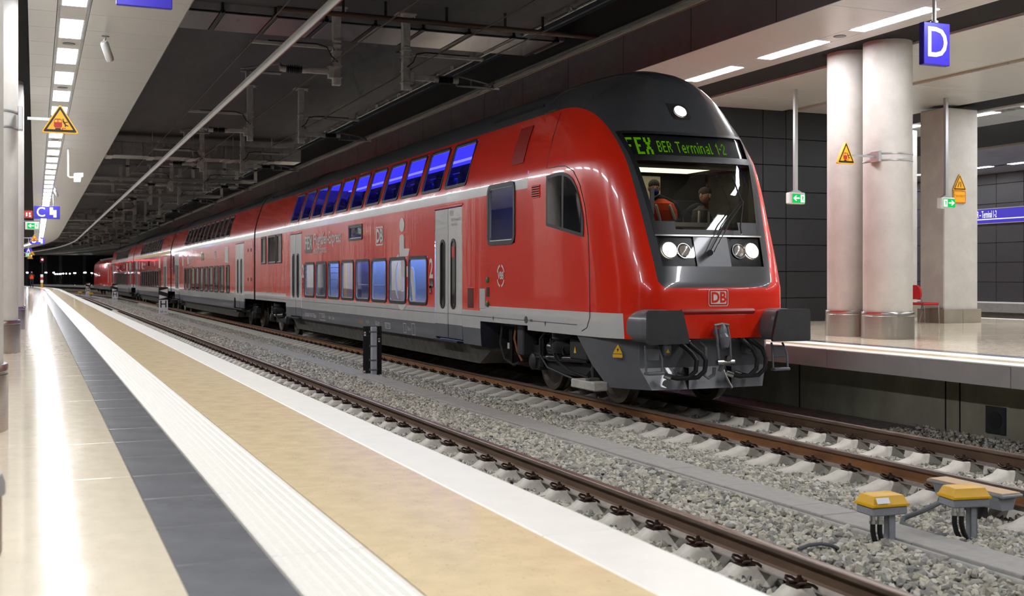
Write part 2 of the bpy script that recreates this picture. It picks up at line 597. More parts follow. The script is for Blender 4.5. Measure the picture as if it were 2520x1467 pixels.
# lamps of the left platform: one thing each
lampme = MB().add([(-0.16, -0.715, 0), (-0.16, 0.715, 0), (0.16, 0.715, 0), (0.16, -0.715, 0)], [(0, 1, 2, 3)]).mesh('diffuser', m_lampL, 0)
gapme = MB().cbox(-0.185, 0.185, -0.466, 0.466, 0, 0.03, 0.004).mesh('cover_plate', m_soffitg, 30)
ringme = MB().lathe([(0.10, 0.0), (0.10, -0.008), (0.085, -0.012), (0.03, -0.012)], n=20).mesh('speaker_ring', mat('speaker_grey', '#77777a', 0.5), 30)
housme = MB().box(-0.185, 0.185, -0.73, 0.73, 0.004, 0.08).mesh('housing', m_zinc, 0)
for i in range(-10, 88):
    s = lamp0_L + P_LL * i
    if s > 225:
        break
    p = trk(s, 0.515, SOFFIT - 0.002)
    e = empty('ceiling_lamp', 'bright flat lamp panel in the long lamp row of the left platform soffit', 'lamp', p, trk_ang(s), 'lamps in the left platform soffit')
    put('diffuser', lampme, e)
    if i < 60:
        put('housing', housme, e)
    if i < 60:
        p2 = trk(s + P_LL / 2, 0.515, SOFFIT)
        g = put('cover_plate', gapme, cl, p2, (0, 0, trk_ang(s)))
        if i % 2 == 0 and i < 12:
            put('speaker_ring', ringme, cl, (p2[0], p2[1], p2[2] - 0.0005))

# right platform soffits
cr = struct('ceiling', MB().sweep([(EDGE_R + 0.06, SOFFIT + 0.06), (26.5, SOFFIT + 0.06), (26.5, SLAB + 0.3), (EDGE_R + 0.06, SLAB + 0.3)], ksegs(-14, 230)), mat('soffit_backing', '#3a3a3a', 0.8))
tag(cr, 'pale metal soffit panels over the right platform', kind='structure')
panels(EDGE_R, 11.80, 1.0, 2.45, 14, cr)
panels(12.16, 12.50, 1.0, 2.45, 14, cr)
panels(13.55, 16.1, 1.0, 2.45, 14, cr)
panels(16.42, 19.30, 1.0, 2.45, 14, cr)
panels(20.50, 22.5, 1.0, 2.45, 14, cr)
MB().sweep([(16.1, SOFFIT + 0.05), (16.42, SOFFIT + 0.05), (16.42, SOFFIT + 0.058), (16.1, SOFFIT + 0.058)], ksegs(1, 230)).build('soffit_groove', mat('groove_beige', '#b3ab98', 0.5), cr)
for xa, xb in ((12.50, 13.55), (19.30, 20.50)):
    MB().sweep([(xa, SOFFIT + 0.045), (xb, SOFFIT + 0.045), (xb, SOFFIT + 0.058), (xa, SOFFIT + 0.058)], ksegs(1, 230)).build('dark_slot', m_voidm, cr)
MB().sweep([(EDGE_R - 0.02, SOFFIT - 0.005), (EDGE_R, SOFFIT - 0.005), (EDGE_R, 6.65), (EDGE_R - 0.02, 6.65)], ksegs(-14, 230)).build('fascia', m_fascia, cr)
fj = MB()
for i in range(40):
    fj.box(EDGE_R - 0.0215, EDGE_R - 0.0195, 2.2 + i * 2.45, 2.212 + i * 2.45, SOFFIT, 6.65)
fj.build('fascia_joint', m_voidm, cr)
housmeR = MB().box(-0.17, 0.17, -0.83, 0.83, 0.004, 0.08).mesh('housing', m_zinc, 0)
lampmeR = MB().add([(-0.14, -0.82, 0), (-0.14, 0.82, 0), (0.14, 0.82, 0), (0.14, -0.82, 0)], [(0, 1, 2, 3)]).mesh('diffuser', m_lampR, 0)
gapmeR = MB().cbox(-0.175, 0.175, -0.40, 0.40, 0, 0.03, 0.004).mesh('cover_plate', m_soffit, 30)
for xl, grp, lab in ((11.98, 'lamps in the right platform soffit', 'long bright lamp strip in the soffit above the right platform edge'),
                     (20.85, 'lamps over the far side of the right platform', 'bright lamp strip beyond the square concrete pier'),
                     (30.8, 'lamps beyond the third track', 'distant lamp strip above the third track at the right edge')):
    for i in range(-8, 70):
        s = 13.66 + 2.48 * i
        if s > (100 if xl < 15 else 62):
            break
        e = empty('ceiling_lamp', lab, 'lamp', trk(s, xl, SOFFIT - 0.002), trk_ang(s), grp)
        put('diffuser', lampmeR, e)
        put('housing', housmeR, e)
        if i < 14:
            put('cover_plate', gapmeR, cr, trk(s + 1.24, xl, SOFFIT), (0, 0, trk_ang(s)))
            if i % 2 == 0:
                put('speaker_ring', ringme, cr, trk(s + 1.24, xl, SOFFIT - 0.0005))

# ================================================================== dark ceiling over the tracks
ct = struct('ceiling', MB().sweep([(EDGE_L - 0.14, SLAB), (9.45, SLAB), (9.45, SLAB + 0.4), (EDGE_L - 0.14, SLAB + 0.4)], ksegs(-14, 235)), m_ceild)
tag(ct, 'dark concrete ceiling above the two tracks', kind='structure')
MB().sweep([(9.45, 8.6), (10.6, 8.6), (10.6, 8.9), (9.45, 8.9)], ksegs(-14, 235)).build('void_lining', m_voidm, ct)
MB().sweep([(EDGE_L - 0.148, SOFFIT - 0.004), (EDGE_L - 0.142, SOFFIT - 0.004), (EDGE_L - 0.142, SLAB), (EDGE_L - 0.148, SLAB)], ksegs(-14, 230)).build('fascia', m_fascia, cl)

# ================================================================== walls
def panel_wall(name, label, origin, ex, cols, rows, th=0.03, back=0.3, h=None):
    """wall of separate dark panels; ex = unit direction along the wall, cols = widths, rows = heights"""
    ex = Vector(ex)
    nx = Vector((ex.y, -ex.x, 0))     # outward face
    o = Vector(origin)
    tot = sum(cols)
    ht = sum(rows)
    ang = math.atan2(ex.y, ex.x)
    w = MB().box(0, tot, 0.0, back, 0, ht).build(name, m_voidm, None, o, (0, 0, ang))
    tag(w, label, kind='structure')
    meshes = {}
    x = 0
    for c in cols:
        z = 0
        for r in rows:
            k = (round(c, 3), round(r, 3))
            if k not in meshes:
                meshes[k] = MB().cbox(0.008, c - 0.008, -th, -0.001, 0.008, r - 0.008, 0.004).mesh('wall_panel', m_panel, 30)
            put('wall_panel', meshes[k], w, (x, 0, z))
            z += r
        x += c
    return w

# stair block behind the train (faces the camera) - panel rows read from the photo
rows = [0.55, 0.62, 0.62, 0.62, 0.62, 0.62, 0.62, 0.70]
panel_wall('wall_back', 'wall of anthracite panels behind the train and the round columns', (13.9, 22.1, PLAT_R), (1, 0, 0), [0.45, 1.2, 0.65, 1.55, 0.39, 1.3], rows)
bw = MB().box(13.95, 13.99, 22.45, 30, PLAT_R, SOFFIT).box(19.5, 19.6, 22.45, 30, PLAT_R, SOFFIT)
struct('wall_back', bw, m_panel)['label'] = 'dark side walls of the stair block'
# far wall beyond the third track
wf = panel_wall('wall_far', 'far wall of anthracite panels beyond the right platform', (33.0, 50.0, 0.92), (0, -1, 0), [1.28] * 30, [0.73] * 7)
struct('wall_far', MB().box(33.4, 33.8, -14, 120, -0.9, 8), m_panel)['label'] = 'dark wall behind the far panels'
ledge = MB().box(31.0, 33.0, -14, 90, 0.60, 0.92).box(31.5, 33.0, -14, 90, -0.5, 0.60)
tag(ledge.build('trim_1', m_conc), 'pale edge of the opposite platform along the foot of the far panel wall', kind='structure')
struct('ceiling', MB().box(26.5, 33.5, -14, 120, 5.7, 6.0), m_soffitg)['label'] = 'soffit beyond the third track'
struct('ground', MB().box(22.5, 33.5, -12, 120, -0.9, -0.34), m_stoned)['label'] = 'dark bed of the third track'
# left outer wall and wall behind the camera side
struct('wall_left', MB().sweep([(-9.4, -0.9), (-9.0, -0.9), (-9.0, 7.5), (-9.4, 7.5)], ksegs(-14, FAR)), m_panel)['label'] = 'dark wall at the back of the left platform'
# end of the hall, in the dark
we = struct('wall_back', MB().box(-60, 40, 235, 236, -1, 9), mat('tunnel_end', '#141416', 0.9))
we['label'] = 'dark end of the hall far behind the train'

# ================================================================== rails
RAILP = [(-0.075, -0.172), (0.075, -0.172), (0.075, -0.161), (0.022, -0.142), (0.0085, -0.125), (0.0085, -0.055), (0.032, -0.040), (0.036, -0.034), (0.036, -0.008), (0.030, -0.002), (0.018, 0.0),
         (-0.018, 0.0), (-0.030, -0.002), (-0.036, -0.008), (-0.036, -0.034), (-0.032, -0.040), (-0.0085, -0.055), (-0.0085, -0.125), (-0.022, -0.142), (-0.075, -0.161)]
RAILM = [2, 2, 2, 1, 1, 1, 1, 0, 0, 0, 0, 0, 0, 0, 1, 1, 1, 1, 2, 2]
for d, lab, web in ((C1 - 0.7535, 'steel rail hidden close under the left platform edge', m_rust2), (C1 + 0.7535, 'brown steel rail nearest the left platform', m_rust2),
               (C2 - 0.7535, 'orange-rusted steel rail under the near wheels of the train', m_rust), (C2 + 0.7535, 'dark steel rail in front of the right platform wall', m_rust2)):
    mb = MB().sweep([(d + a, b) for a, b in RAILP], ksegs(-8, 240), mis=RAILM)
    tag(mb.build('steel_rail', [m_head, web, m_foot]), lab, 'rail', 'running rails')
# third track
for d, lab in ((24.2, 'rail of the third track beyond the right platform'), (25.7, 'outer rail of the third track by the far wall')):
    tag(MB().sweep([(d + a, b) for a, b in RAILP], ksegs(0, 80), mis=RAILM).build('steel_rail', [m_head, m_rust2, m_foot]), lab, 'rail', 'running rails')

# ================================================================== sleepers with clips
def sleeper_mesh():
    xs = [-1.30, -1.27, -1.10, -0.96, -0.92, -0.86, -0.60, -0.56, -0.50, -0.35, 0, 0.35, 0.50, 0.56, 0.60, 0.86, 0.92, 0.96, 1.10, 1.27, 1.30]
    def top(x):
        a = abs(x)
        return float(np.interp(a, [0, 0.35, 0.50, 0.545, 0.60, 0.66, 0.84, 0.90, 0.955, 1.0, 1.1, 1.27, 1.30], [-0.235, -0.23, -0.195, -0.150, -0.150, -0.176, -0.176, -0.150, -0.150, -0.175, -0.20, -0.225, -0.25]))
    vs, fs = [], []
    for x in xs:
        z = top(x)
        wt, wb = (0.085, 0.13) if abs(x) > 0.45 else (0.075, 0.11)
        vs += [(x, -wb, -0.36), (x, -wt - 0.012, z - 0.025), (x, -wt + 0.01, z), (x, wt - 0.01, z), (x, wt + 0.012, z - 0.025), (x, wb, -0.36)]
    for i in range(len(xs) - 1):
        for j in range(5):
            fs.append((i * 6 + j, (i + 1) * 6 + j, (i + 1) * 6 + j + 1, i * 6 + j + 1))
    fs += [tuple(range(6)), tuple(range((len(xs) - 1) * 6, len(xs) * 6))[::-1]]
    return MB().add(vs, fs).mesh('sleeper', m_sleeper, 50)
me_sl = sleeper_mesh()

def clip_mesh():
    """W-shaped spring clip, foot side towards +x"""
    pts = []
    for sgn in (-1, 1):
        arc = []
        for k in range(9):
            t = math.pi * (1.15 - 1.5 * k / 8)
            arc.append((0.0 + 0.035 * math.cos(t) , sgn * (0.062 + 0.030 * math.sin(t) * 0.0 + 0.030 * math.sin(t)), 0.030 + 0.022 * math.sin(t * 0.9)))
        arc = [(0.055, sgn * 0.105, 0.012), (0.02, sgn * 0.115, 0.035), (-0.025, sgn * 0.105, 0.050), (-0.05, sgn * 0.075, 0.045), (-0.045, sgn * 0.045, 0.030), (-0.01, sgn * 0.028, 0.024), (0.03, sgn * 0.022, 0.030), (0.05, 0, 0.034)]
        pts.append(arc)
    mb = MB()
    mb.tube(pts[0] + pts[1][::-1][1:], 0.010, 6)
    mb.cyl((0.0, 0, 0.0), (0.0, 0, 0.075), 0.014, n=8)
    mb.cyl((0.0, 0, 0.035), (0.0, 0, 0.056), 0.026, n=6)
    mb.box(-0.065, 0.045, -0.06, 0.06, -0.012, 0.012)
    return mb.mesh('rail_clip', m_clip, 40)
me_clip = clip_mesh()

def sleepers(c, y_first, n, label, group, clips):
    for i in range(n):
        s = y_first + 0.595 * i
        p = trk(s, c)
        e = put('railway_sleeper', me_sl, None, p, (0, 0, trk_ang(s)))
        tag(e, label, 'sleeper', group)
        for off, sg, lim in clips:
            if s < lim:
                put('rail_clip', me_clip, e, (off - sg * 0.118, 0, -0.158), (0, 0, 0 if sg > 0 else math.pi))
sleepers(C1, 10.68 - 0.595 * 13, 120, 'concrete sleeper under the brown rail beside the left platform', 'sleepers of the near track', [(0.7535, 1, 70), (0.7535, -1, 14)])
sleepers(C2, 20.02 - 0.595 * 25, 150, 'pale concrete sleeper of the track that the train stands on', 'sleepers of the train track', [(-0.7535, 1, 80), (-0.7535, -1, 14), (0.7535, 1, 20), (0.7535, -1, 10)])

# ================================================================== cable trough of lids between the tracks
tr = MB().sweep([(5.74, -0.36), (6.17, -0.36), (6.17, -0.135), (5.74, -0.135)], ksegs(1, 150)).build('cable_trough', m_trough)
tag(tr, 'concrete cable trough with flat grey lids between the tracks', 'cable trough')
lid = MB().cbox(5.775, 6.135, 0.004, 0.996, -0.137, -0.095, 0.006)
lid2 = MB().cbox(5.775, 6.135, 0.004, 0.396, -0.137, -0.095, 0.006)
lm, lm2 = lid.mesh('trough_lid', m_trough, 30), lid2.mesh('trough_lid', m_trough, 30)
y = 4.0
k = 0
while y < 70:
    short = k % 3 == 1
    put('trough_lid', lm2 if short else lm, tr, (0, y, random.uniform(-0.004, 0.004)))
    y += 0.4 if short else 1.0
    k += 1
MB().sweep([(5.775, -0.135), (6.135, -0.135), (6.135, -0.095), (5.775, -0.095)], ksegs(y, 150)).build('trough_lid', m_trough, tr)
me_kb = MB().cbox(5.715, 5.765, 0.01, 0.99, -0.30, -0.112, 0.01).mesh('trough_side', m_trough, 30)
me_kb2 = MB().cbox(6.145, 6.195, 0.01, 0.99, -0.30, -0.112, 0.01).mesh('trough_side', m_trough, 30)
for i in range(60):
    put('trough_side', me_kb, tr, (0, 4.0 + i, random.uniform(-0.006, 0.004)))
    put('trough_side', me_kb2, tr, (0, 4.0 + i, random.uniform(-0.006, 0.004)))

# ================================================================== ballast: real stones, nobody could count them
def stone_variants(kind):
    out = []
    if kind == 'ico':
        t = (1 + 5 ** 0.5) / 2
        V = np.array([(-1, t, 0), (1, t, 0), (-1, -t, 0), (1, -t, 0), (0, -1, t), (0, 1, t), (0, -1, -t), (0, 1, -t), (t, 0, -1), (t, 0, 1), (-t, 0, -1), (-t, 0, 1)], float)
        V /= np.linalg.norm(V[0])
        Fc = [(0, 11, 5), (0, 5, 1), (0, 1, 7), (0, 7, 10), (0, 10, 11), (1, 5, 9), (5, 11, 4), (11, 10, 2), (10, 7, 6), (7, 1, 8), (3, 9, 4), (3, 4, 2), (3, 2, 6), (3, 6, 8), (3, 8, 9), (4, 9, 5), (2, 4, 11), (6, 2, 10), (8, 6, 7), (9, 8, 1)]
    else:
        V = np.array([(1, 0, 0), (-1, 0, 0), (0, 1, 0), (0, -1, 0), (0, 0, 1), (0, 0, -1)], float)
        Fc = [(0, 2, 4), (2, 1, 4), (1, 3, 4), (3, 0, 4), (2, 0, 5), (1, 2, 5), (3, 1, 5), (0, 3, 5)]
    for k in range(14):
        W = V * rng.uniform(0.55, 1.2, (len(V), 1)) + rng.normal(0, 0.14, V.shape)
        W = W * np.array([1.0, rng.uniform(0.6, 0.9), rng.uniform(0.42, 0.75)])
        out.append(W)
    return out, np.array(Fc)

def ballast(name, label, regions, kind):
    var, Fc = stone_variants(kind)
    AV, AF = [], []
    base = 0
    for (x0, x1, ya, yb, dens, size, zf) in regions:
        n = int((x1 - x0) * (yb - ya) * dens)
        xs, ys = rng.uniform(x0, x1, n), rng.uniform(ya, yb, n)
        which = rng.integers(0, len(var), n)
        sz = size * rng.uniform(0.6, 1.25, n)
        q = rng.normal(0, 1, (n, 4))
        q[:, 1:3] *= 0.45
        q /= np.linalg.norm(q, axis=1)[:, None]
        w, x, y, z = q.T
        Rm = np.stack([1 - 2 * (y * y + z * z), 2 * (x * y - z * w), 2 * (x * z + y * w), 2 * (x * y + z * w), 1 - 2 * (x * x + z * z), 2 * (y * z - x * w), 2 * (x * z - y * w), 2 * (y * z + x * w), 1 - 2 * (x * x + y * y)], 1).reshape(n, 3, 3)
        V = np.stack([var[i] for i in which]) * sz[:, None, None]
        V = np.einsum('nij,nkj->nki', Rm, V)
        zz = np.array([zf(a, b) for a, b in zip(xs, ys)]) + rng.uniform(-0.02, 0.012, n)
        P = np.stack([xs, ys, zz], 1)
        V = V + P[:, None, :]
        AV.append(V.reshape(-1, 3))
        nv = var[0].shape[0]
        AF.append((Fc[None] + (np.arange(n) * nv)[:, None, None]).reshape(-1, 3) + base)
        base += n * nv
    V, Fa = np.concatenate(AV), np.concatenate(AF)
    me = bpy.data.meshes.new(name)
    me.vertices.add(len(V)); me.vertices.foreach_set('co', V.ravel())
    me.loops.add(len(Fa) * 3); me.loops.foreach_set('vertex_index', Fa.ravel().astype(np.int32))
    me.polygons.add(len(Fa)); me.polygons.foreach_set('loop_start', np.arange(0, len(Fa) * 3, 3, dtype=np.int32))
    me.update(calc_edges=True)
    me.shade_flat()
    me.materials.append(m_stone)
    o = put(name, me)
    tag(o, label, 'ballast', kind='stuff')
    return o

def z_near(x, y):      # between platform and trough
    return float(np.interp(x, [2.2, 3.9, 4.35, 4.55, 4.72, 5.0, 5.4, 5.72], [-0.23, -0.225, -0.23, -0.27, -0.26, -0.165, -0.15, -0.135]))
def z_mid(x, y):       # trough to the train track
    return float(np.interp(x, [6.18, 6.4, 6.9, 7.2, 7.5, 7.72, 7.9, 8.4, 9.0, 9.2, 9.5, 11.0], [-0.135, -0.155, -0.205, -0.255, -0.265, -0.285, -0.275, -0.265, -0.27, -0.285, -0.24, -0.2]))
ballast('ballast', 'crushed grey stones of the ballast close to the camera', [
    (3.6, 4.50, 3.5, 24, 520, 0.042, z_near), (4.62, 5.72, 3.5, 24, 720, 0.041, z_near),
    (6.19, 7.70, 3.5, 26, 700, 0.038, z_mid), (7.80, 9.19, 3.5, 17, 640, 0.040, z_mid), (9.30, 11.0, 4, 12, 300, 0.036, z_mid)], 'ico')
ballast('ballast', 'crushed grey stones of the ballast towards the end of the hall', [
    (4.0, 4.50, 24, 60, 420, 0.042, z_near), (4.62, 5.72, 24, 60, 480, 0.044, z_near), (6.19, 7.70, 26, 62, 480, 0.042, z_mid),
    (4.62, 5.72, 60, 112, 170, 0.065, z_near), (6.19, 7.6, 62, 112, 170, 0.065, z_mid), (7.8, 9.2, 17, 30, 150, 0.05, z_mid)], 'octa')
pa = [(1.56, -0.34)] + [(x, z_near(x, 0) - 0.02) for x in (1.56, 3.9, 4.35, 4.55, 4.72, 5.0, 5.4, 5.71)] + [(5.71, -0.34)]
pb = [(6.20, -0.34), (6.20, z_mid(6.2, 0) - 0.02)] + [(x, z_mid(x, 0) - 0.02) for x in (6.4, 6.9, 7.2, 7.5, 7.72, 7.9, 8.4, 9.0, 9.2, 9.5, 11.0)] + [(11.0, -0.34)]
for pr, lab in ((pa, 'packed ballast of the near track'), (pb, 'packed ballast under the train track')):
    struct('ground', MB().sweep(pr, ksegs(-8, 200)), m_stoned)['label'] = lab

# ================================================================== the train
m_red = mat('traffic_red_paint', '#e4290f', 0.22, spec=0.5, coat=0.6, var=(0.9, 0.04), bump=(2.4, 0.15, 0.03), stretch=(1, 1.4, 0.12))
m_twhite = mat('light_grey_paint', '#c9c8c4', 0.25, spec=0.5, coat=0.4, var=(2.0, 0.05), bump=(2.2, 0.04, 0.03), stretch=(1, 1.4, 0.12))
m_tgrey = mat('basalt_grey_paint', '#64666a', 0.35, spec=0.5, coat=0.2, var=(2.0, 0.06))
m_roof = mat('dark_grey_roof', '#3b3c3e', 0.5, var=(2.0, 0.12))
m_yellowp = mat('first_class_yellow', '#d2b52a', 0.4)
m_belly = mat('dusty_underfloor', '#5e5a52', 0.85, var=(5.0, 0.35), bump=(14, 0.4, 0.02))
m_under = mat('underframe_black', '#1c1c1d', 0.55, var=(8, 0.3))
m_undersh = mat('glossy_black_cylinder', '#1a1a1b', 0.25, spec=0.6)
m_rubber = mat('window_rubber', '#1b1b1c', 0.45)
m_wframe = mat('window_inner_frame', '#8f9190', 0.35, metal=0.5)
m_glass = glass('window_glass', '#d2dade', 1.45, 0.8)
m_glassd = mat('dark_window_glass', '#15181b', 0.05, spec=0.8)
m_decal = mat('pale_lettering', '#d3d1cc', 0.45)
m_decalk = mat('dark_pictogram', '#17181d', 0.5)
m_decalb = mat('dark_red_pictogram', '#54120c', 0.5)
m_wheel = mat('wheel_steel', '#5b5348', 0.45, metal=0.6, var=(10, 0.2))
m_chrome = mat('bright_steel', '#c8c8c8', 0.18, metal=1.0)
m_redh = mat('red_handle', '#c3281c', 0.4)
m_yel = mat('warning_yellow', '#eab410', 0.5)
m_signk_ = mat('symbol_black', '#191512', 0.5)

PZ = [0.62, 0.92, 1.23, 3.2, 3.36, 3.47, 3.7, 3.9, 4.1, 4.28, 4.36, 4.45, 4.55, 4.65, 4.75, 4.84, 4.91, 4.94, 4.95]
PW = [1.365, 1.385, 1.39, 1.39, 1.385, 1.375, 1.325, 1.27, 1.205, 1.14, 1.11, 1.06, 0.99, 0.895, 0.765, 0.58, 0.34, 0.16, 0.0]
def hw(z):
    return float(np.interp(z, PZ, PW))
def surf(y, z, off=0.0, side=-1):
    e = 0.03
    dz, dw = 2 * e, hw(z + e) - hw(z - e)
    L = math.hypot(dz, dw)
    nx, nz = dz / L, -dw / L
    return (side * (hw(z) + off * nx), y, z + off * nz)

def rrect(ya, yb, za, zb, r, n=5):
    """rounded rectangle outline in (y, z), counter-clockwise"""
    pts = []
    for cy, cz, a0 in ((yb - r, zb - r, 0), (ya + r, zb - r, 90), (ya + r, za + r, 180), (yb - r, za + r, 270)):
        for k in range(n):
            a = R(a0 + 90 * k / (n - 1))
            pts.append((cy + r * math.cos(a), cz + r * math.sin(a)))
    return pts

def band(mb, loops, mi=0):
    n = len(loops[0])
    for A, B in zip(loops[:-1], loops[1:]):
        mb.add(A + B, [(i, (i + 1) % n, n + (i + 1) % n, n + i) for i in range(n)], mi)

def add_window(root, ya, yb, za, zb, r=0.10, w=0.055, clear=True, side=-1, name='window', curved=False, sf=None):
    sf = sf or surf
    m = 0.02
    o1 = rrect(ya - m, yb + m, za - m, zb + m, r + m)
    i1 = rrect(ya + w - m, yb - w + m, za + w - m, zb - w + m, max(0.02, r - w + m))
    i2 = rrect(ya + w + 0.016 - m, yb - w - 0.016 + m, za + w + 0.016 - m, zb - w - 0.016 + m, max(0.02, r - w))
    S = lambda L, off: [sf(y, z, off, side) for y, z in L]
    mb = MB()
    band(mb, [S(o1, -0.004), S(o1, 0.016), S(i1, 0.016), S(i1, -0.004)], 0)
    band(mb, [S(i1, 0.008), S(i2, 0.006), S(i2, -0.016)], 1)
    wn = mb.build(name, [m_rubber, m_wframe], root)
    nz = 7 if curved else 2
    vs = [sf(y, za + (zb - za) * k / (nz - 1), -0.012, side) for k in range(nz) for y in (ya, yb)]
    MB().add(vs, [(2 * k, 2 * k + 1, 2 * k + 3, 2 * k + 2) for k in range(nz - 1)]).build('pane', m_glass if clear else m_glassd, wn)
    return wn

def add_decal(root, name, poly, material, off=0.006, side=-1):
    """flat print: polygon in (y, z) on the flat body side"""
    vs = [surf(y, z, off, side) for y, z in poly]
    return MB().add(vs, [tuple(range(len(vs)))]).build(name, material, root, smooth=0)

def add_text(root, name, body, y, z, size, material, sx=1.0, align='CENTER', bold=0.0, off=0.006):
    return text_mesh(name, body, size, material, root, FACE_LEFT(surf(y, z, off)), align, scale_x=sx, bold=bold)

def ellipse(cy, cz, ry, rz, n=24, a0=0, a1=360):
    return [(cy + ry * math.cos(R(a0 + (a1 - a0) * k / n)), cz + rz * math.sin(R(a0 + (a1 - a0) * k / n))) for k in range(n if a1 - a0 == 360 else n + 1)]

def car_shell(root, y0, y1, holes, bogies, stripe, red_low=1.23, extra=(), roof_name='body_shell'):
    """side walls and roof of one coach; holes = window and door openings (ya, yb, za, zb)"""
    ys = {y0, y1}
    zs = set([0.62, 0.92, 1.05, 1.23, 1.32, 3.2, 3.36, 3.47, 3.6, 3.75, 3.9, 4.05, 4.18, 4.28, 4.36, 4.45, 4.55, 4.65, 4.70, 4.75, 4.80, 4.84, 4.88, 4.91, 4.94, 4.95])
    for a, b, c, d in holes:
        ys |= {a, b}; zs |= {c, d}
    for a, b in bogies:
        ys |= {max(a, y0), min(b, y1)}
    for a, b, _ in stripe:
        ys |= {max(a, y0), min(b, y1)}
    ys, zs = sorted(ys), sorted(zs)
    for i in range(len(ys) - 1):
        if ys[i + 1] - ys[i] > 4:
            ys.append((ys[i] + ys[i + 1]) / 2)
    ys.sort()
    mb = MB()
    for side in (-1, 1):
        base = len(mb.v)
        for y in ys:
            for z in zs:
                mb.v.append((side * hw(z), y, z))
        nz = len(zs)
        for i in range(len(ys) - 1):
            for j in range(nz - 1):
                y, z = (ys[i] + ys[i + 1]) / 2, (zs[j] + zs[j + 1]) / 2
                if any(a < y < b and c < z < d for a, b, c, d in holes):
                    continue
                bog = any(a < y < b for a, b in bogies)
                if bog and z < 1.05:
                    continue
                if z > 4.36: mi = 3
                elif 3.2 < z < 3.36 and any(a < y < b for a, b, _ in stripe): mi = [k for a, b, k in stripe if a < y < b][0]
                elif z > (1.32 if bog else red_low): mi = 0
                elif z > 0.92: mi = 1
                else: mi = 2
                q = (base + i * nz + j, base + (i + 1) * nz + j, base + (i + 1) * nz + j + 1, base + i * nz + j + 1)
                mb.f.append(q if side > 0 else q[::-1]); mb.m.append(mi)
    return mb.build(roof_name, [m_red, m_twhite, m_tgrey, m_roof, m_yellowp], root, smooth=25)

def car_ends(root, ys, inner=0.0):
    for y in ys:
        zs = [1.06, 1.23, 3.2, 3.47, 3.9, 4.28, 4.55, 4.75, 4.91, 4.95]
        poly = [(-hw(z), z) for z in zs] + [(hw(z), z) for z in zs[::-1][1:]]
        MB().prism(poly, 'y', y - 0.01, y + 0.01).build('end_wall', m_roof, root)

def add_door(root, ya, yb, za=0.67, zb=3.10, glassm=None, side=-1):
    """double leaf door with two narrow windows"""
    d = MB().box(side * 1.386, side * 1.34, ya, yb, za, zb)
    dr = MB()
    ym = (ya + yb) / 2
    for a, b in ((ya + 0.012, ym - 0.006), (ym + 0.006, yb - 0.012)):
        leaf = MB().cbox(min(side * 1.345, side * 1.392), max(side * 1.345, side * 1.392), a, b, 0.93, zb - 0.012, 0.006, 0)
        leaf.cbox(min(side * 1.345, side * 1.388), max(side * 1.345, side * 1.388), a, b, za + 0.01, 0.93, 0.006, 1)
        lf = leaf.build('door_leaf', [m_twhite, m_tgrey], root)
        c = (a + b) / 2 + (0.08 if a > ym else -0.08) * -1
        o = rrect(c - 0.135, c + 0.135, 1.22, 2.52, 0.134, 7)
        i = rrect(c - 0.095, c + 0.095, 1.27, 2.47, 0.094, 7)
        S = lambda L, off: [(side * (1.39 + off), y, z) for y, z in L]
        g = MB()
        band(g, [S(o, 0.0), S(o, 0.016), S(i, 0.016), S(i, 0.004)])
        ww = g.build('door_window', m_rubber, lf)
        MB().add(S(i, 0.006), [tuple(range(len(i)))]).build('pane', glassm or m_glassd, lf, smooth=0)
    MB().cbox(min(side * 1.33, side * 1.40), max(side * 1.33, side * 1.40), ya - 0.03, yb + 0.03, zb, zb + 0.05, 0.008).build('rain_gutter', m_red, root)
    MB().box(min(side * 1.36, side * 1.393), max(side * 1.36, side * 1.393), ym - 0.006, ym + 0.006, za, zb - 0.01).build('door_seal', m_rubber, root)
    MB().cbox(min(side * 1.30, side * 1.46), max(side * 1.30, side * 1.46), ya + 0.1, yb - 0.1, za - 0.06, za - 0.02, 0.01).build('door_step', m_under, root)

def wheelset(root, y, parent_name='wheel'):
    for sx in (-1, 1):
        c = (sx * 0.735, y, 0.46)
        mb = MB()
        prof = [(0.10, -0.075), (0.16, -0.03), (0.36, -0.02), (0.40, -0.065), (0.46, -0.065), (0.455, 0.04), (0.47, 0.05), (0.49, 0.065), (0.49, 0.075), (0.40, 0.075), (0.36, 0.03), (0.15, 0.04), (0.10, 0.06)]
        mb.lathe([(r, -sx * -h * -1) for r, h in prof] if sx < 0 else [(r, -h) for r, h in prof], c, 36, 'x')
        mb.build('wheel', m_wheel, root)
    MB().cyl((-0.8, y, 0.46), (0.8, y, 0.46), 0.085, n=14).build('axle', m_under, root)

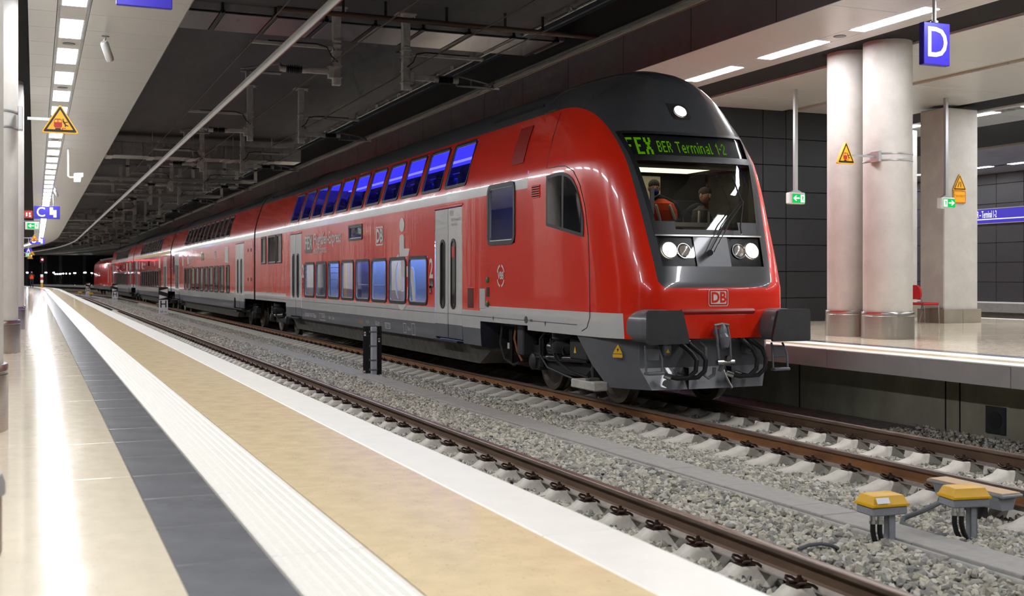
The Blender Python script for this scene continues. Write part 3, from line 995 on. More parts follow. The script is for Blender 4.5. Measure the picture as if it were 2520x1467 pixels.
def bogie(root, yc, wb=2.5, detail=True):
    wheelset(root, yc - wb / 2)
    wheelset(root, yc + wb / 2)
    for sx in (-1, 1):
        X = sx * 1.0
        a, b = yc - wb / 2, yc + wb / 2
        poly = [(a - 0.35, 0.52), (a - 0.35, 0.70), (a + 0.35, 0.74), (yc - 0.55, 0.52), (yc + 0.55, 0.52), (b - 0.35, 0.74), (b + 0.35, 0.70), (b + 0.35, 0.52), (b - 0.2, 0.50), (yc + 0.6, 0.34), (yc - 0.6, 0.34), (a + 0.2, 0.50)]
        MB().prism(poly, 'x', X - 0.08, X + 0.08).build('bogie_frame', m_under, root)
        for yy in (a, b):
            ab = MB().cbox(X - 0.12, X + 0.12, yy - 0.17, yy + 0.17, 0.33, 0.60, 0.03)
            ab.lathe([(0.02, 0), (0.13, 0), (0.13, 0.03), (0.10, 0.05), (0.02, 0.05)] if sx > 0 else [(0.02, 0), (0.13, 0), (0.13, -0.03), (0.10, -0.05), (0.02, -0.05)], (X + sx * 0.12, yy, 0.46), 18, 'x')
            ab.build('axle_box', m_under, root)
            for dy in (-0.24, 0.24):
                pts = [(X + 0.075 * math.cos(t * 0.9), yy + dy + 0.075 * math.sin(t * 0.9), 0.60 + 0.0085 * t) for t in range(0, 36)]
                MB().tube(pts, 0.017, 6).build('coil_spring', m_undersh, root)
        MB().lathe([(0.26, 0.66), (0.29, 0.72), (0.29, 0.80), (0.24, 0.84), (0.29, 0.88), (0.29, 0.97), (0.2, 1.02)], (X, yc, 0), 20).build('air_spring', m_dark, root)
        if detail and sx < 0:
            MB().cyl((X - 0.14, yc - 0.9, 0.62), (X - 0.14, yc + 0.5, 0.56), 0.055, n=14).cyl((X - 0.14, yc + 0.5, 0.56), (X - 0.14, yc + 0.95, 0.55), 0.028, n=10).build('yaw_damper', m_undersh, root)
            MB().cyl((X - 0.13, yc + 0.75, 0.40), (X - 0.13, yc + 0.72, 0.78), 0.05, n=12).cyl((X - 0.13, yc + 0.72, 0.78), (X - 0.13, yc + 0.71, 1.02), 0.025, n=10).build('vertical_damper', m_undersh, root)
            MB().tube([(X - 0.18, yc + 0.3, 1.05), (X - 0.22, yc + 0.25, 0.8), (X - 0.2, yc + 0.1, 0.55), (X - 0.16, yc - 0.3, 0.42), (X - 0.15, yc - 0.9, 0.36)], 0.018, 6).build('brake_hose', m_dark, root)
    MB().cbox(-0.85, 0.85, yc - 0.28, yc + 0.28, 0.45, 0.78, 0.04).build('bolster', m_under, root)

def underfloor(root, a, b):
    poly = [(-1.30, 0.62), (-1.12, 0.28), (1.12, 0.28), (1.30, 0.62)]
    mb = MB()
    vs = []
    mb.add([(x, y, z) for y, k in ((a, 0.25), (a + 0.5, 1), (b - 0.5, 1), (b, 0.25)) for x, z in ((-1.33, 0.64), (-1.28, 0.60), (-1.16, 0.60 - 0.33 * k), (1.16, 0.60 - 0.33 * k), (1.28, 0.60), (1.33, 0.64))],
           [(i * 6 + j, (i + 1) * 6 + j, (i + 1) * 6 + (j + 1) % 6, i * 6 + (j + 1) % 6) for i in range(3) for j in range(6)] + [(5, 4, 3, 2, 1, 0), (18, 19, 20, 21, 22, 23)])
    mb.build('underfloor_tub', m_belly, root)

m_roofu = mat('roof_unit_grey', '#2c2d2f', 0.28, spec=0.6, var=(3, 0.2), bump=(6, 0.2, 0.02))
def roof_unit(root, a, b):
    """shallow raised cover that follows the roof curve"""
    for sd in (-1, 1):
        zs = [4.50, 4.58, 4.66, 4.74, 4.82, 4.88, 4.92]
        vs = [surf(y, z, o, sd) for y, o in ((a, 0.0), (a + 0.08, 0.035), (b - 0.08, 0.035), (b, 0.0)) for z in zs]
        n = len(zs)
        MB().add(vs, [(i * n + j, (i + 1) * n + j, (i + 1) * n + j + 1, i * n + j + 1) for i in range(3) for j in range(n - 1)]).build('roof_unit', m_roofu, root)

def arch_plates(root, plates, floors):
    """plates that close the body above and beside a bogie"""
    for y, _ in plates:
        MB().box(-1.36, 1.36, y - 0.02, y + 0.02, 0.60, 1.10).build('wheel_arch_plate', m_under, root)
    for a, b in floors:
        MB().cbox(-1.34, 1.34, a, b, 1.07, 1.11, 0.01).build('floor_plate', m_under, root)

# ------------------------------------------------------------------ driving trailer
FRONT = 13.0
car = empty('train_carriage', 'red double-deck driving carriage with grey nose, lit headlights and destination display', 'train', (C2, FRONT, 0))
L = lambda Y: Y - FRONT
UW = [(20.23 + 1.4 * i - 1.15, 20.23 + 1.4 * i) for i in range(11)]
LW = [(22.42 + 1.4 * i - 1.20, 22.42 + 1.4 * i) for i in range(8)]
EW = [(35.53, 36.31), (36.46, 37.73), (38.15, 38.95)]
EWz = (2.28, 3.17)
holes = [(L(a), L(b), 3.47, 4.28) for a, b in UW] + [(L(a), L(b), 1.27, 2.22) for a, b in LW] + [(L(16.81), L(17.98), 2.36, 3.34)]
holes += [(L(a), L(b), *EWz) for a, b in EW] + [(L(19.24), L(20.76), 0.62, 3.10), (L(32.66), L(34.22), 0.62, 3.10)]
holes += [(L(26.05), L(27.25), 2.72, 3.06)]
YJ = 3.3
body = car_shell(car, YJ, L(40.15), holes, [(0, L(18.35)), (L(34.9), 99)], [(L(16.22), 99, 1)])
car_ends(car, [L(40.14)])
for a, b in UW: add_window(car, L(a), L(b), 3.47, 4.28, 0.09, 0.045, True, curved=True)
for a, b in LW: add_window(car, L(a), L(b), 1.27, 2.22, 0.13, 0.06, True)
for a, b in EW: add_window(car, L(a), L(b), *EWz, 0.07, 0.05, False)
add_window(car, L(16.81), L(17.98), 2.36, 3.34, 0.13, 0.07, True)
add_window(car, L(26.05), L(27.25), 2.72, 3.06, 0.03, 0.05, True, name='narrow_window')
for a, b in UW + LW:
    pass
add_door(car, L(19.24), L(20.76))
add_door(car, L(32.66), L(34.22))
underfloor(car, L(18.45), L(34.8))
bogie(car, L(15.55), 2.2)
bogie(car, L(37.3), 2.5)
# far side of the shell has the same openings: close them with dark glazing
for a, b, c, d in holes:
    MB().add([surf(a, c, -0.01, 1), surf(b, c, -0.01, 1), surf(b, d, -0.01, 1), surf(a, d, -0.01, 1)], [(0, 1, 2, 3)]).build('far_glazing', m_glassd, car, smooth=0)
# roof gear
mb = MB()
for k in range(7):
    w = 0.30 + 0.075 * k
    mb.box(-1.02 + 0.055 * k, -0.985 + 0.055 * k, L(16.5), L(18.6), 4.50 + 0.03 * k, 4.55 + 0.034 * k)
mb.build('roof_grille', m_voidm, car)
roof_unit(car, L(32.6), L(38.8))
# recess and vent on the red side
MB().cbox(-1.40, -1.37, L(15.82), L(16.12), 3.02, 3.22, 0.006).build('vent_grille', m_red, car)
mb = MB()
for k in range(5):
    mb.box(-1.407, -1.398, L(15.84), L(16.10), 3.045 + k * 0.035, 3.058 + k * 0.035)
mb.build('vent_slot', m_voidm, car)
# big red ribbed hatch under the roof edge
vs = [surf(y, z, 0.012) for z in (3.62, 3.75, 3.9, 4.05, 4.22) for y in (L(16.55), L(17.05))]
MB().add(vs, [(2 * k, 2 * k + 1, 2 * k + 3, 2 * k + 2) for k in range(4)]).build('roof_hatch', mat('hatch_red', '#9a1408', 0.4), car)

# ------------------------------------------------------------------ decals of the driving trailer
def P2(px, py):
    p = at(px, py, X=C2 - 1.396)
    return (p.y - FRONT, p.z)
Z5 = lambda x, y: P2(700 + x / 4.585, 540 + y / 4.585)
c0, c1 = Z5(1325, 62), Z5(1353, 62)
hz = (Z5(1325, -18)[1] - Z5(1325, 142)[1]) / 2
add_decal(car, 'pictogram_head', ellipse(c0[0], c0[1], abs(c1[0] - c0[0]), hz), m_decal)
add_decal(car, 'pictogram_body', [Z5(*p) for p in ((1297, 215), (1301, 185), (1312, 172), (1325, 168), (1338, 174), (1349, 195), (1350, 330), (1411, 330), (1400, 400), (1390, 415), (1297, 420))], m_decal)
add_decal(car, 'pictogram_wheel', [Z5(*p) for p in ((1288, 385), (1292, 420), (1270, 436), (1262, 428), (1270, 410))], m_decal)
add_decal(car, 'pictogram_wheel', [Z5(*p) for p in ((1280, 962), (1300, 958), (1330, 962), (1352, 958), (1372, 962), (1358, 1000), (1340, 1018), (1322, 1022), (1303, 1015), (1288, 992))], m_decal)
add_decal(car, 'pictogram_wheel', [Z5(*p) for p in ((1380, 900), (1384, 800), (1388, 756), (1394, 770), (1392, 850), (1386, 905))], m_decal)
add_decal(car, 'pictogram_seat', [Z5(*p) for p in ((1378, 530), (1402, 528), (1402, 650), (1378, 650))], m_decal)
film = mat('pale_window_film', '#c6c3bd', 0.55)
ring = [Z5(1250 + 0, 0)]
arc_o = [Z5(1322 - 82 * math.sin(R(a)), 690 - 255 * math.cos(R(a))) for a in range(35, 146, 10)]
arc_i = [Z5(1322 - 68 * math.sin(R(a)), 690 - 245 * math.cos(R(a))) for a in range(145, 34, -10)]
add_decal(car, 'window_film', [(y, min(2.17, max(1.32, z))) for y, z in arc_o + arc_i], film, 0.0)
add_decal(car, 'window_film', [Z5(*p) for p in ((1312, 468), (1358, 466), (1360, 650), (1316, 650))], film, 0.0)
add_decal(car, 'window_film', [Z5(*p) for p in ((1420, 532), (1440, 545), (1450, 590), (1478, 918), (1442, 918), (1420, 655))], film, 0.0)
add_decal(car, 'line_badge', [Z5(*p) for p in ((232, 190), (313, 175), (311, 378), (232, 388))], mat('dim_grey_badge', '#7c7168', 0.5))
y_, z_ = Z5(272, 275); add_text(car, 'lettering', 'FEX', y_, z_, 0.52, m_decal, 1.12, bold=0.006, off=0.009)
y_, z_ = Z5(330, 235); add_text(car, 'lettering', 'Flughafen-Express', y_, z_, 0.45, m_decal, 0.93, 'LEFT', bold=0.006)
y_, z_ = Z5(330, 348); add_text(car, 'lettering', 'Airport Express', y_, z_, 0.29, m_decal, 0.80, 'LEFT')
def rail_logo(root, o, ex, h=0.30, col=None, back=None):
    """rounded frame with the letters D and B"""
    M = frame(o, ex, (0, 0, 1))
    w = h * 1.38
    out = rrect(-w / 2, w / 2, -h / 2, h / 2, h * 0.12)
    inn = rrect(-w / 2 + h * .075, w / 2 - h * .075, -h / 2 + h * .075, h / 2 - h * .075, h * 0.07)
    mb = MB()
    if back:
        mb.add([M @ Vector((a, b, 0)) for a, b in inn], [tuple(range(len(inn)))])
    else:
        band(mb, [[M @ Vector((a, b, 0)) for a, b in out], [M @ Vector((a, b, 0)) for a, b in inn]])
    mb.build('logo_field' if back else 'logo_frame', col, root, smooth=0)
    MM = M.copy(); MM.translation = Vector(o) + M.to_3x3() @ Vector((0, -h * 0.02, 0.002))
    text_mesh('logo_letters', 'DB', h * 0.98, back or col, root, MM, 'CENTER', bold=h * 0.035, scale_x=0.92)
y_, z_ = Z5(1072, 188); rail_logo(car, surf(y_, z_, 0.008), (0, -1, 0), 0.42, m_decal)
for px, py in ((1655, 565), (208, 592)):
    y_, z_ = Z5(px, py); add_text(car, 'class_number', '2', y_, z_, 0.52, m_decal, 0.9, bold=0.012)
for px, py in ((1645, 722), (1667, 722), (1645, 797), (206, 698), (206, 748)):
    y_, z_ = Z5(px, py)
    w = 0.055
    add_decal(car, 'pictogram_plate', [(y_ - w, z_ - 0.085), (y_ + w, z_ - 0.085), (y_ + w, z_ + 0.085), (y_ - w, z_ + 0.085)], m_decalk)
    add_decal(car, 'pictogram_mark', [(y_ - 0.02, z_ - 0.05), (y_ + 0.02, z_ - 0.05), (y_ + 0.005, z_ + 0.05)], m_decal, 0.008)
for k, (px, py, t, sz) in enumerate(((285, 1082, '50 80 86-81 007-7 DBpza', 0.16), (430, 1098, '120 60 t', 0.13), (505, 1105, 'Bpza', 0.12), (543, 1115, '26 m', 0.13), (1040, 1168, '<20,0 m>', 0.12), (1040, 1198, '(22,0 m)', 0.11), (1158, 1200, 'KR 17 23', 0.12), (1395, 1235, '16 m', 0.12), (930, 1155, '4 x 16', 0.11))):
    y_, z_ = Z5(px, py)
    add_text(car, 'data_lettering', t, y_, z_, sz, m_decal, 0.85)
for px, py, w, h in ((420, 1100, 0.33, 0.09), (1350, 1225, 0.10, 0.10), (1447, 1240, 0.11, 0.12), (1155, 1200, 0.20, 0.065)):
    y_, z_ = Z5(px, py)
    mb = MB()
    A = [surf(a, b, 0.006) for a, b in ((y_ - w, z_ - h), (y_ + w, z_ - h), (y_ + w, z_ + h), (y_ - w, z_ + h))]
    B = [surf(a, b, 0.006) for a, b in ((y_ - w + .012, z_ - h + .012), (y_ + w - .012, z_ - h + .012), (y_ + w - .012, z_ + h - .012), (y_ - w + .012, z_ + h - .012))]
    band(mb, [A, B])
    mb.build('data_frame', m_decal, car, smooth=0)
y_, z_ = Z5(850, 1155); add_text(car, 'data_lettering', '1200 Tria', y_, z_, 0.12, mat('amber_print', '#c98a1c', 0.5), 0.9)
# operator ring logo, buttons, sockets near the cab
yv, zv = P2(1232, 679)
for a0, a1 in ((20, 80), (100, 160), (200, 260), (280, 340)):
    add_decal(car, 'ring_logo', [(yv + 0.17 * math.cos(R(t)), zv + 0.19 * math.sin(R(t))) for t in range(a0, a1 + 1, 10)] + [(yv + 0.14 * math.cos(R(t)), zv + 0.155 * math.sin(R(t))) for t in range(a1, a0 - 1, -10)], m_decal)
add_text(car, 'lettering', 'VBB', yv, zv, 0.17, m_decal, 0.85, bold=0.004)
for px, py in ((1200, 689), (1200, 748)):
    y_, z_ = P2(px, py)
    MB().lathe([(0.05, 0), (0.05, -0.02), (0.03, -0.03)], (-1.39, y_, z_), 16, 'x').build('push_button', mat('green_button', '#1d6b3c', 0.4), car)
y_, z_ = P2(1200, 719)
add_decal(car, 'pictogram_plate', [(y_ - 0.06, z_ - 0.08), (y_ + 0.06, z_ - 0.08), (y_ + 0.06, z_ + 0.08), (y_ - 0.06, z_ + 0.08)], m_decalk)
a, b = P2(1180, 710), P2(1193, 760)
MB().cbox(-1.397, -1.37, b[0], a[0], b[1], a[1], 0.004).build('service_flap', m_twhite, car)
a, b = P2(1151, 709), P2(1164, 758)
MB().cbox(-1.398, -1.37, b[0], a[0], b[1], a[1], 0.004).build('coupling_box', m_decalb, car)
y_, z_ = P2(1294, 787)
MB().lathe([(0.055, 0), (0.055, -0.012), (0.02, -0.012)], (-1.388, y_, z_), 18, 'x').build('filler_cap', mat('cap_grey', '#4d504c', 0.5), car)
y_, z_ = P2(1307, 789)
add_decal(car, 'filler_mark', [(y_ - 0.05, z_ - 0.018), (y_ + 0.05, z_ - 0.018), (y_ + 0.05, z_ + 0.018), (y_ - 0.05, z_ + 0.018)], m_tgrey)
for px, py in ((1213, 783), (1341, 796)):
    y_, z_ = P2(px, py)
    add_decal(car, 'lifting_mark', [(y_ - 0.03, z_ + 0.03), (y_ + 0.03, z_ + 0.03), (y_, z_ - 0.04)], m_tgrey)
for px, py, t, sz in ((1111, 525, 'FEX', 0.13), (1122, 540, 'BER Terminal 1-2', 0.075), (1118, 552, 'Berlin Hbf', 0.075)):
    y_, z_ = P2(px, py)
    add_text(car, 'door_lettering', t, y_, z_, sz, m_tgrey, 0.9, off=0.012)
yb_, zb_ = P2(1117, 620)
add_decal(car, 'door_sticker', [(yb_ - 0.08, zb_ - 0.10), (yb_ + 0.08, zb_ - 0.10), (yb_ + 0.08, zb_ + 0.10), (yb_ - 0.08, zb_ + 0.10)], m_redh, 0.02)
# body seams
for Y in (18.62, 31.0, 38.4):
    pass
MB().box(-1.394, -1.388, L(14.55), L(40.1), 1.128, 1.136).build('body_seam', m_tgrey, car)

# ------------------------------------------------------------------ interior
m_intw = mat('interior_pale_blue', '#9dbdf5', 0.5)
m_intd = mat('interior_deep_blue', '#2f4390', 0.5)
m_intg = mat('interior_grey', '#8d8b89', 0.5)
m_inty = mat('reflected_yellow', '#e0a81a', 0.45)
m_seat = mat('seat_navy', '#232a52', 0.9)
m_blue = emis('blue_ceiling_light', '#5a54ff', 4.0, True)
m_bluec = emis('self_glowing_blue_ceiling', '#3a33f0', 1.8, True)
m_cool = emis('cool_interior_light', '#b4ceff', 34.0, True)
m_cool2 = emis('vestibule_light', '#9db8ff', 9.0, True)
interior = MB().box(-1.30, 1.30, L(18.5), L(34.6), 0.66, 0.70).build('lower_floor', m_intg, car)
MB().box(-1.33, 1.33, L(18.9), L(34.6), 2.52, 2.62).build('upper_floor', m_intd, car)
def bulkhead(y, z0, m_, x0=None):
    zs = [z0, 1.3, 3.3, 3.6, 3.9, 4.2, 4.45, 4.65, 4.8]
    poly = [((-hw(z) + 0.04) if x0 is None else max(x0, -hw(z) + 0.04), z) for z in zs] + [(hw(z) - 0.04, z) for z in zs[::-1]]
    MB().prism(poly, 'y', y, y + 0.04).build('bulkhead', m_, car)
bulkhead(L(18.5), 0.72, m_intg)
bulkhead(L(34.6), 0.72, m_intg)
MB().box(1.05, 1.08, L(18.6), L(34.6), 0.70, 2.5).build('inner_wall', m_intw, car)
MB().box(1.0, 1.03, L(18.6), L(34.6), 2.62, 4.3).build('inner_wall', m_intw, car)
MB().box(-0.95, 0.95, L(18.6), L(34.6), 4.50, 4.52).build('inner_ceiling', m_bluec, car)  # the ceiling itself emits blue, standing in for light cast on it
for x in (-0.55, 0.45):
    MB().box(x, x + 0.10, L(18.9), L(34.4), 4.46, 4.49).build('ceiling_light_strip', m_blue, car)
    if x > 0: MB().cbox(0.6, 0.95, L(18.9), L(34.4), 4.22, 4.25, 0.01).build('luggage_rack', mat('rack_grey', '#6d6f86', 0.4), car)
MB().box(-1.05, -0.85, L(18.9), L(34.4), 2.44, 2.47).build('ceiling_light_strip', m_cool, car)
seat = MB().cbox(-0.46, 0.0, -0.06, 0.08, 0.40, 1.18, 0.05).cbox(-0.46, 0.0, -0.45, 0.02, 0.34, 0.48, 0.04).sphere((-0.23, 0.0, 1.20), (0.2, 0.08, 0.13), 12, 8)
sm = seat.mesh('seat', m_seat, 40)
for i in range(11):
    Y = 20.6 + 1.4 * i
    for x in (-0.62, 0.95):
        put('seat', sm, car, (x, L(Y) - 0.3, 2.62))
# lower saloon: partitions seen through the windows (window order from the rear door forwards)
parts = [m_intw, m_intd, m_intd, m_intw, m_intg, m_intw, m_intw, m_intd]
for k, (a, b) in enumerate(LW[::-1]):
    MB().cbox(-0.62, -0.58, L(a) - 0.1, L(b) + 0.1, 0.7, 2.44, 0.006).build('partition', parts[k], car)
def hand_rail(pts, r=0.018, m_=None):
    MB().tube(pts, r, 8).build('hand_rail', m_ or m_chrome, car)
hand_rail([(-0.9, L(30.95), 0.7), (-0.9, L(30.95), 2.4)], 0.05, m_inty) if False else None
w3 = LW[5]
MB().cbox(-1.0, -0.97, L(w3[1]) - 0.30, L(w3[1]) - 0.10, 1.2, 2.3, 0.004).build('yellow_reflection', m_inty, car)  # yellow shapes here imitate a reflection in the window
MB().add([(-0.98, L(w3[0]) + 0.58, 2.3), (-0.98, L(w3[0]) + 0.22, 2.3), (-0.98, L(w3[0]) + 0.40, 1.6)], [(0, 1, 2)]).build('yellow_reflection', m_inty, car, smooth=0)
w2 = LW[6]
for z in (1.75, 1.93, 2.08):
    hand_rail([(-1.0, L(w2[0]), z), (-1.0, L(w2[1]), z + 0.01)], 0.012)
w4, w5 = LW[4], LW[3]
hand_rail([(-0.95, L(w5[0]), 1.62), (-0.95, L(w4[1]) - 0.15, 1.63)], 0.014)
# vestibule behind the square window
bulkhead(L(16.2), 1.1, m_intg)
bulkhead(L(18.40), 1.1, m_intd)
MB().cbox(-0.9, -0.86, L(16.3), L(17.35), 1.2, 3.5, 0.01).build('stair_panel', m_intg, car)
hand_rail([(-1.0, L(17.5), 3.3), (-0.95, L(17.2), 2.7), (-0.9, L(16.8), 2.3)], 0.02)
MB().box(-0.7, -0.1, L(16.5), L(18.3), 3.6, 3.63).build('ceiling_light_strip', m_cool2, car)

# ------------------------------------------------------------------ cab
KZ = [0.98, 1.30, 1.66, 2.0, 2.39, 3.0, 3.43, 3.75, 4.0, 4.19, 4.4, 4.6, 4.7, 4.8, 4.88, 4.92, 4.95]
KY = [0.12, 0.06, 0.06, 0.15, 0.27, 0.46, 0.62, 0.80, 0.97, 1.09, 1.22, 1.36, 1.46, 1.62, 1.88, 2.2, 2.9]
def yf(z): return float(np.interp(z, KZ, KY))
def nexp(z): return float(np.interp(z, [1.0, 2.0, 3.0, 4.0, 4.4, 4.7, 4.95], [6.4, 6.0, 5.4, 4.6, 4.0, 3.2, 2.4]))
def cab_y(x, z):
    W = max(hw(z), 1e-3)
    u = min(1.0, abs(x) / W)
    n = nexp(z)
    return YJ - (YJ - yf(z)) * max(0.0, 1 - u ** n) ** (1 / n)
def cab_x(y, z, side=-1):
    n = nexp(z)
    t = min(1.0, max(0.0, (YJ - y) / (YJ - yf(z))))
    return side * hw(z) * max(0.0, 1 - t ** n) ** (1 / n)
def cab_pt(x, z, off=0.0):
    """front surface point pushed outwards by off"""
    e = 0.01
    y = cab_y(x, z)
    dx = Vector((2 * e, cab_y(x + e, z) - cab_y(x - e, z), 0))
    dz = Vector((0, cab_y(x, z + e) - cab_y(x, z - e), 2 * e))
    n = dz.cross(dx)
    if n.y > 0: n = -n
    n.normalize()
    return Vector((x, y, z)) + n * off
def cab_side(y, z, off=0.0, side=-1):
    e = 0.01
    x = cab_x(y, z, side)
    dy = Vector((cab_x(y + e, z, side) - cab_x(y - e, z, side), 2 * e, 0))
    dz = Vector((cab_x(y, z + e, side) - cab_x(y, z - e, side), 0, 2 * e))
    n = dy.cross(dz)
    if n.x * side < 0: n = -n
    n.normalize()
    return tuple(Vector((x, y, z)) + n * off)
def xe(z): return float(np.interp(z, [1.9, 2.39, 3.43, 3.82], [0.80, 0.825, 0.955, 1.02]))

def cab_paint():
    m = bpy.data.materials.new('cab_livery_paint')
    m.use_nodes = True
    nt = m.node_tree; n, l = nt.nodes, nt.links
    b = n['Principled BSDF']
    b.inputs['Roughness'].default_value = 0.22
    b.inputs['Coat Weight'].default_value = 0.6
    b.inputs['Coat Roughness'].default_value = 0.04
    tc = n.new('ShaderNodeTexCoord'); sp = n.new('ShaderNodeSeparateXYZ')
    l.new(tc.outputs['Object'], sp.inputs[0])
    def mt(op, a, b_=None):
        k = n.new('ShaderNodeMath'); k.operation = op
        for i, v in enumerate((a, b_)):
            if v is None: continue
            if isinstance(v, (int, float)): k.inputs[i].default_value = v
            else: l.new(v, k.inputs[i])
        return k.outputs[0]
    x = mt('ABSOLUTE', sp.outputs['X']); y = sp.outputs['Y']; z = sp.outputs['Z']
    xm = mt('ADD', 0.89, mt('MULTIPLY', mt('SUBTRACT', z, 1.7), 0.082))
    over = mt('MAXIMUM', mt('SUBTRACT', x, 0.78), 0.0)
    low = mt('ADD', 1.665, mt('MULTIPLY', mt('MULTIPLY', over, over), 7.0))
    grey = mt('MULTIPLY', mt('LESS_THAN', x, xm), mt('GREATER_THAN', z, low))
    grey = mt('MAXIMUM', grey, mt('GREATER_THAN', z, 4.355))
    white = mt('MULTIPLY', mt('LESS_THAN', z, 1.32), mt('GREATER_THAN', y, 0.42))
    mx = n.new('ShaderNodeMixRGB'); mx.inputs[1].default_value = (*lin('#e4290f'), 1); mx.inputs[2].default_value = (*lin('#47494c'), 1)
    l.new(grey, mx.inputs[0])
    mx2 = n.new('ShaderNodeMixRGB'); mx2.inputs[2].default_value = (*lin('#c9c8c4'), 1)
    l.new(white, mx2.inputs[0]); l.new(mx.outputs[0], mx2.inputs[1])
    l.new(mx2.outputs[0], b.inputs['Base Color'])
    return m
m_cab = cab_paint()

rowsz = [0.98, 1.06, 1.14, 1.22, 1.30, 1.36, 1.45, 1.55, 1.66, 1.75, 1.85, 1.95, 2.05, 2.15, 2.25, 2.36, 2.44, 2.55, 2.67, 2.8, 2.92, 3.04, 3.16, 3.28, 3.41, 3.48, 3.56, 3.64, 3.72, 3.82, 3.9, 4.0, 4.09, 4.19, 4.28, 4.36, 4.44, 4.52, 4.59, 4.65, 4.70, 4.75, 4.80, 4.84, 4.88, 4.91, 4.935]
NI, NO = 20, 22
def cab_grid():
    mb = MB()
    cols = []
    for z in rowsz:
        W, n = hw(z), nexp(z)
        e = min(xe(z), 0.92 * W)
        row = []
        # outer left, inner, outer right
        te = math.asin(min(1, (e / W) ** (n / 2)))
        for k in range(NO):
            t = math.pi / 2 + (te - math.pi / 2) * k / NO
            x = -W * math.sin(t) ** (2 / n)
            row.append((x, YJ - (YJ - yf(z)) * max(0, math.cos(t)) ** (2 / n), z))
        for k in range(NI + 1):
            x = -e + 2 * e * k / NI
            row.append((x, cab_y(x, z), z))
        for k in range(NO):
            t = te + (math.pi / 2 - te) * (k + 1) / NO
            x = W * math.sin(t) ** (2 / n)
            row.append((x, YJ - (YJ - yf(z)) * max(0, math.cos(t)) ** (2 / n), z))
        cols.append(row)
    nc = len(cols[0])
    mb.v = [p for r in cols for p in r] + [(0, YJ, 4.95)]
    for j in range(len(rowsz) - 1):
        zc = (rowsz[j] + rowsz[j + 1]) / 2
        for i in range(nc - 1):
            inner = NO <= i < NO + NI
            if inner and 1.95 < zc < 2.36: continue       # lamp panel
            if inner and 2.44 < zc < 3.41: continue       # windscreen
            if inner and 3.48 < zc < 3.82: continue       # destination display
            mb.f.append((j * nc + i, j * nc + i + 1, (j + 1) * nc + i + 1, (j + 1) * nc + i)); mb.m.append(0)
    a = (len(rowsz) - 1) * nc
    for i in range(nc - 1):
        mb.f.append((a + i, a + i + 1, len(mb.v) - 1)); mb.m.append(0)
    return mb.build('cab_shell', m_cab, car, smooth=50)
cab_grid()

def patch(z0, z1, off, nz, nx=20, marg=0.0, x0=None, x1=None):
    mb = MB()
    for j in range(nz + 1):
        z = z0 + (z1 - z0) * j / nz
        a = -xe(z) - marg if x0 is None else x0
        b = xe(z) + marg if x1 is None else x1
        for i in range(nx + 1):
            mb.v.append(tuple(cab_pt(a + (b - a) * i / nx, z, off)))
    for j in range(nz):
        for i in range(nx):
            mb.f.append((j * (nx + 1) + i, j * (nx + 1) + i + 1, (j + 1) * (nx + 1) + i + 1, (j + 1) * (nx + 1) + i)); mb.m.append(0)
    return mb
m_wsg = glass('windscreen_glass', '#b9bdb8', 1.45, 1.0)
ws = patch(2.42, 3.44, -0.004, 12, marg=0.01).build('windscreen', m_wsg, car, smooth=60)
def edge_strip(z0, z1, w, side, off=0.004):
    mb = MB(); n = 12
    for j in range(n + 1):
        z = z0 + (z1 - z0) * j / n
        mb.v += [tuple(cab_pt(side * (xe(z) + 0.012), z, off)), tuple(cab_pt(side * (xe(z) - w), z, off))]
    for j in range(n):
        mb.f.append((2 * j, 2 * j + 1, 2 * j + 3, 2 * j + 2)); mb.m.append(0)
    return mb
for s in (-1, 1):
    edge_strip(2.40, 3.84, 0.045, s).build('windscreen_border', m_rubber, ws)
patch(3.40, 3.49, 0.004, 2, marg=0.01).build('windscreen_border', m_rubber, ws)
patch(3.80, 3.84, 0.004, 2, marg=0.01).build('windscreen_border', m_rubber, ws)
patch(2.36, 2.45, 0.004, 2, marg=0.01).build('windscreen_border', m_rubber, ws)
patch(2.355, 2.375, 0.012, 1, marg=0.02).build('chrome_trim', m_steel, car)
for s in (-1, 1):
    patch(2.43, 2.56, 0.003, 2, 8, x0=s * 0.83 if s < 0 else 0.48, x1=-0.52 if s < 0 else 0.85).build('windscreen_border', m_rubber, ws)
# destination display
ds = patch(3.46, 3.84, -0.05, 4, marg=0.03).build('destination_display', mat('display_black', '#3a3d3e', 0.5), car, smooth=60)
patch(3.47, 3.83, -0.002, 4).build('display_glass', glass('display_glass', '#cfd2d0', 1.4, 0.7), ds, smooth=60)
FONT = {'B': ['1110', '1001', '1001', '1110', '1001', '1001', '1110'], 'E': ['1111', '1000', '1000', '1110', '1000', '1000', '1111'], 'R': ['1110', '1001', '1001', '1110', '1010', '1001', '1001'],
        'T': ['11111', '00100', '00100', '00100', '00100', '00100', '00100'], 'e': ['0000', '0000', '0110', '1001', '1111', '1000', '0111'], 'r': ['000', '000', '101', '110', '100', '100', '100'],
        'm': ['0000000', '0000000', '1110110', '1001001', '1001001', '1001001', '1001001'], 'i': ['1', '0', '1', '1', '1', '1', '1'], 'n': ['0000', '0000', '1110', '1001', '1001', '1001', '1001'],
        'a': ['0000', '0000', '0110', '0001', '0111', '1001', '0111'], 'l': ['10', '10', '10', '10', '10', '10', '11'], '1': ['01', '11', '01', '01', '01', '01', '01'], '-': ['00', '00', '00', '11', '00', '00', '00'],
        '2': ['0110', '1001', '0001', '0010', '0100', '1000', '1111'], ' ': ['00'] * 7,
        'F2': ['111111', '110000', '110000', '111100', '110000', '110000', '110000'], 'E2': ['111111', '110000', '110000', '111100', '110000', '110000', '111111'], 'X2': ['110011', '110011', '011110', '001100', '011110', '110011', '110011']}
led = MB()
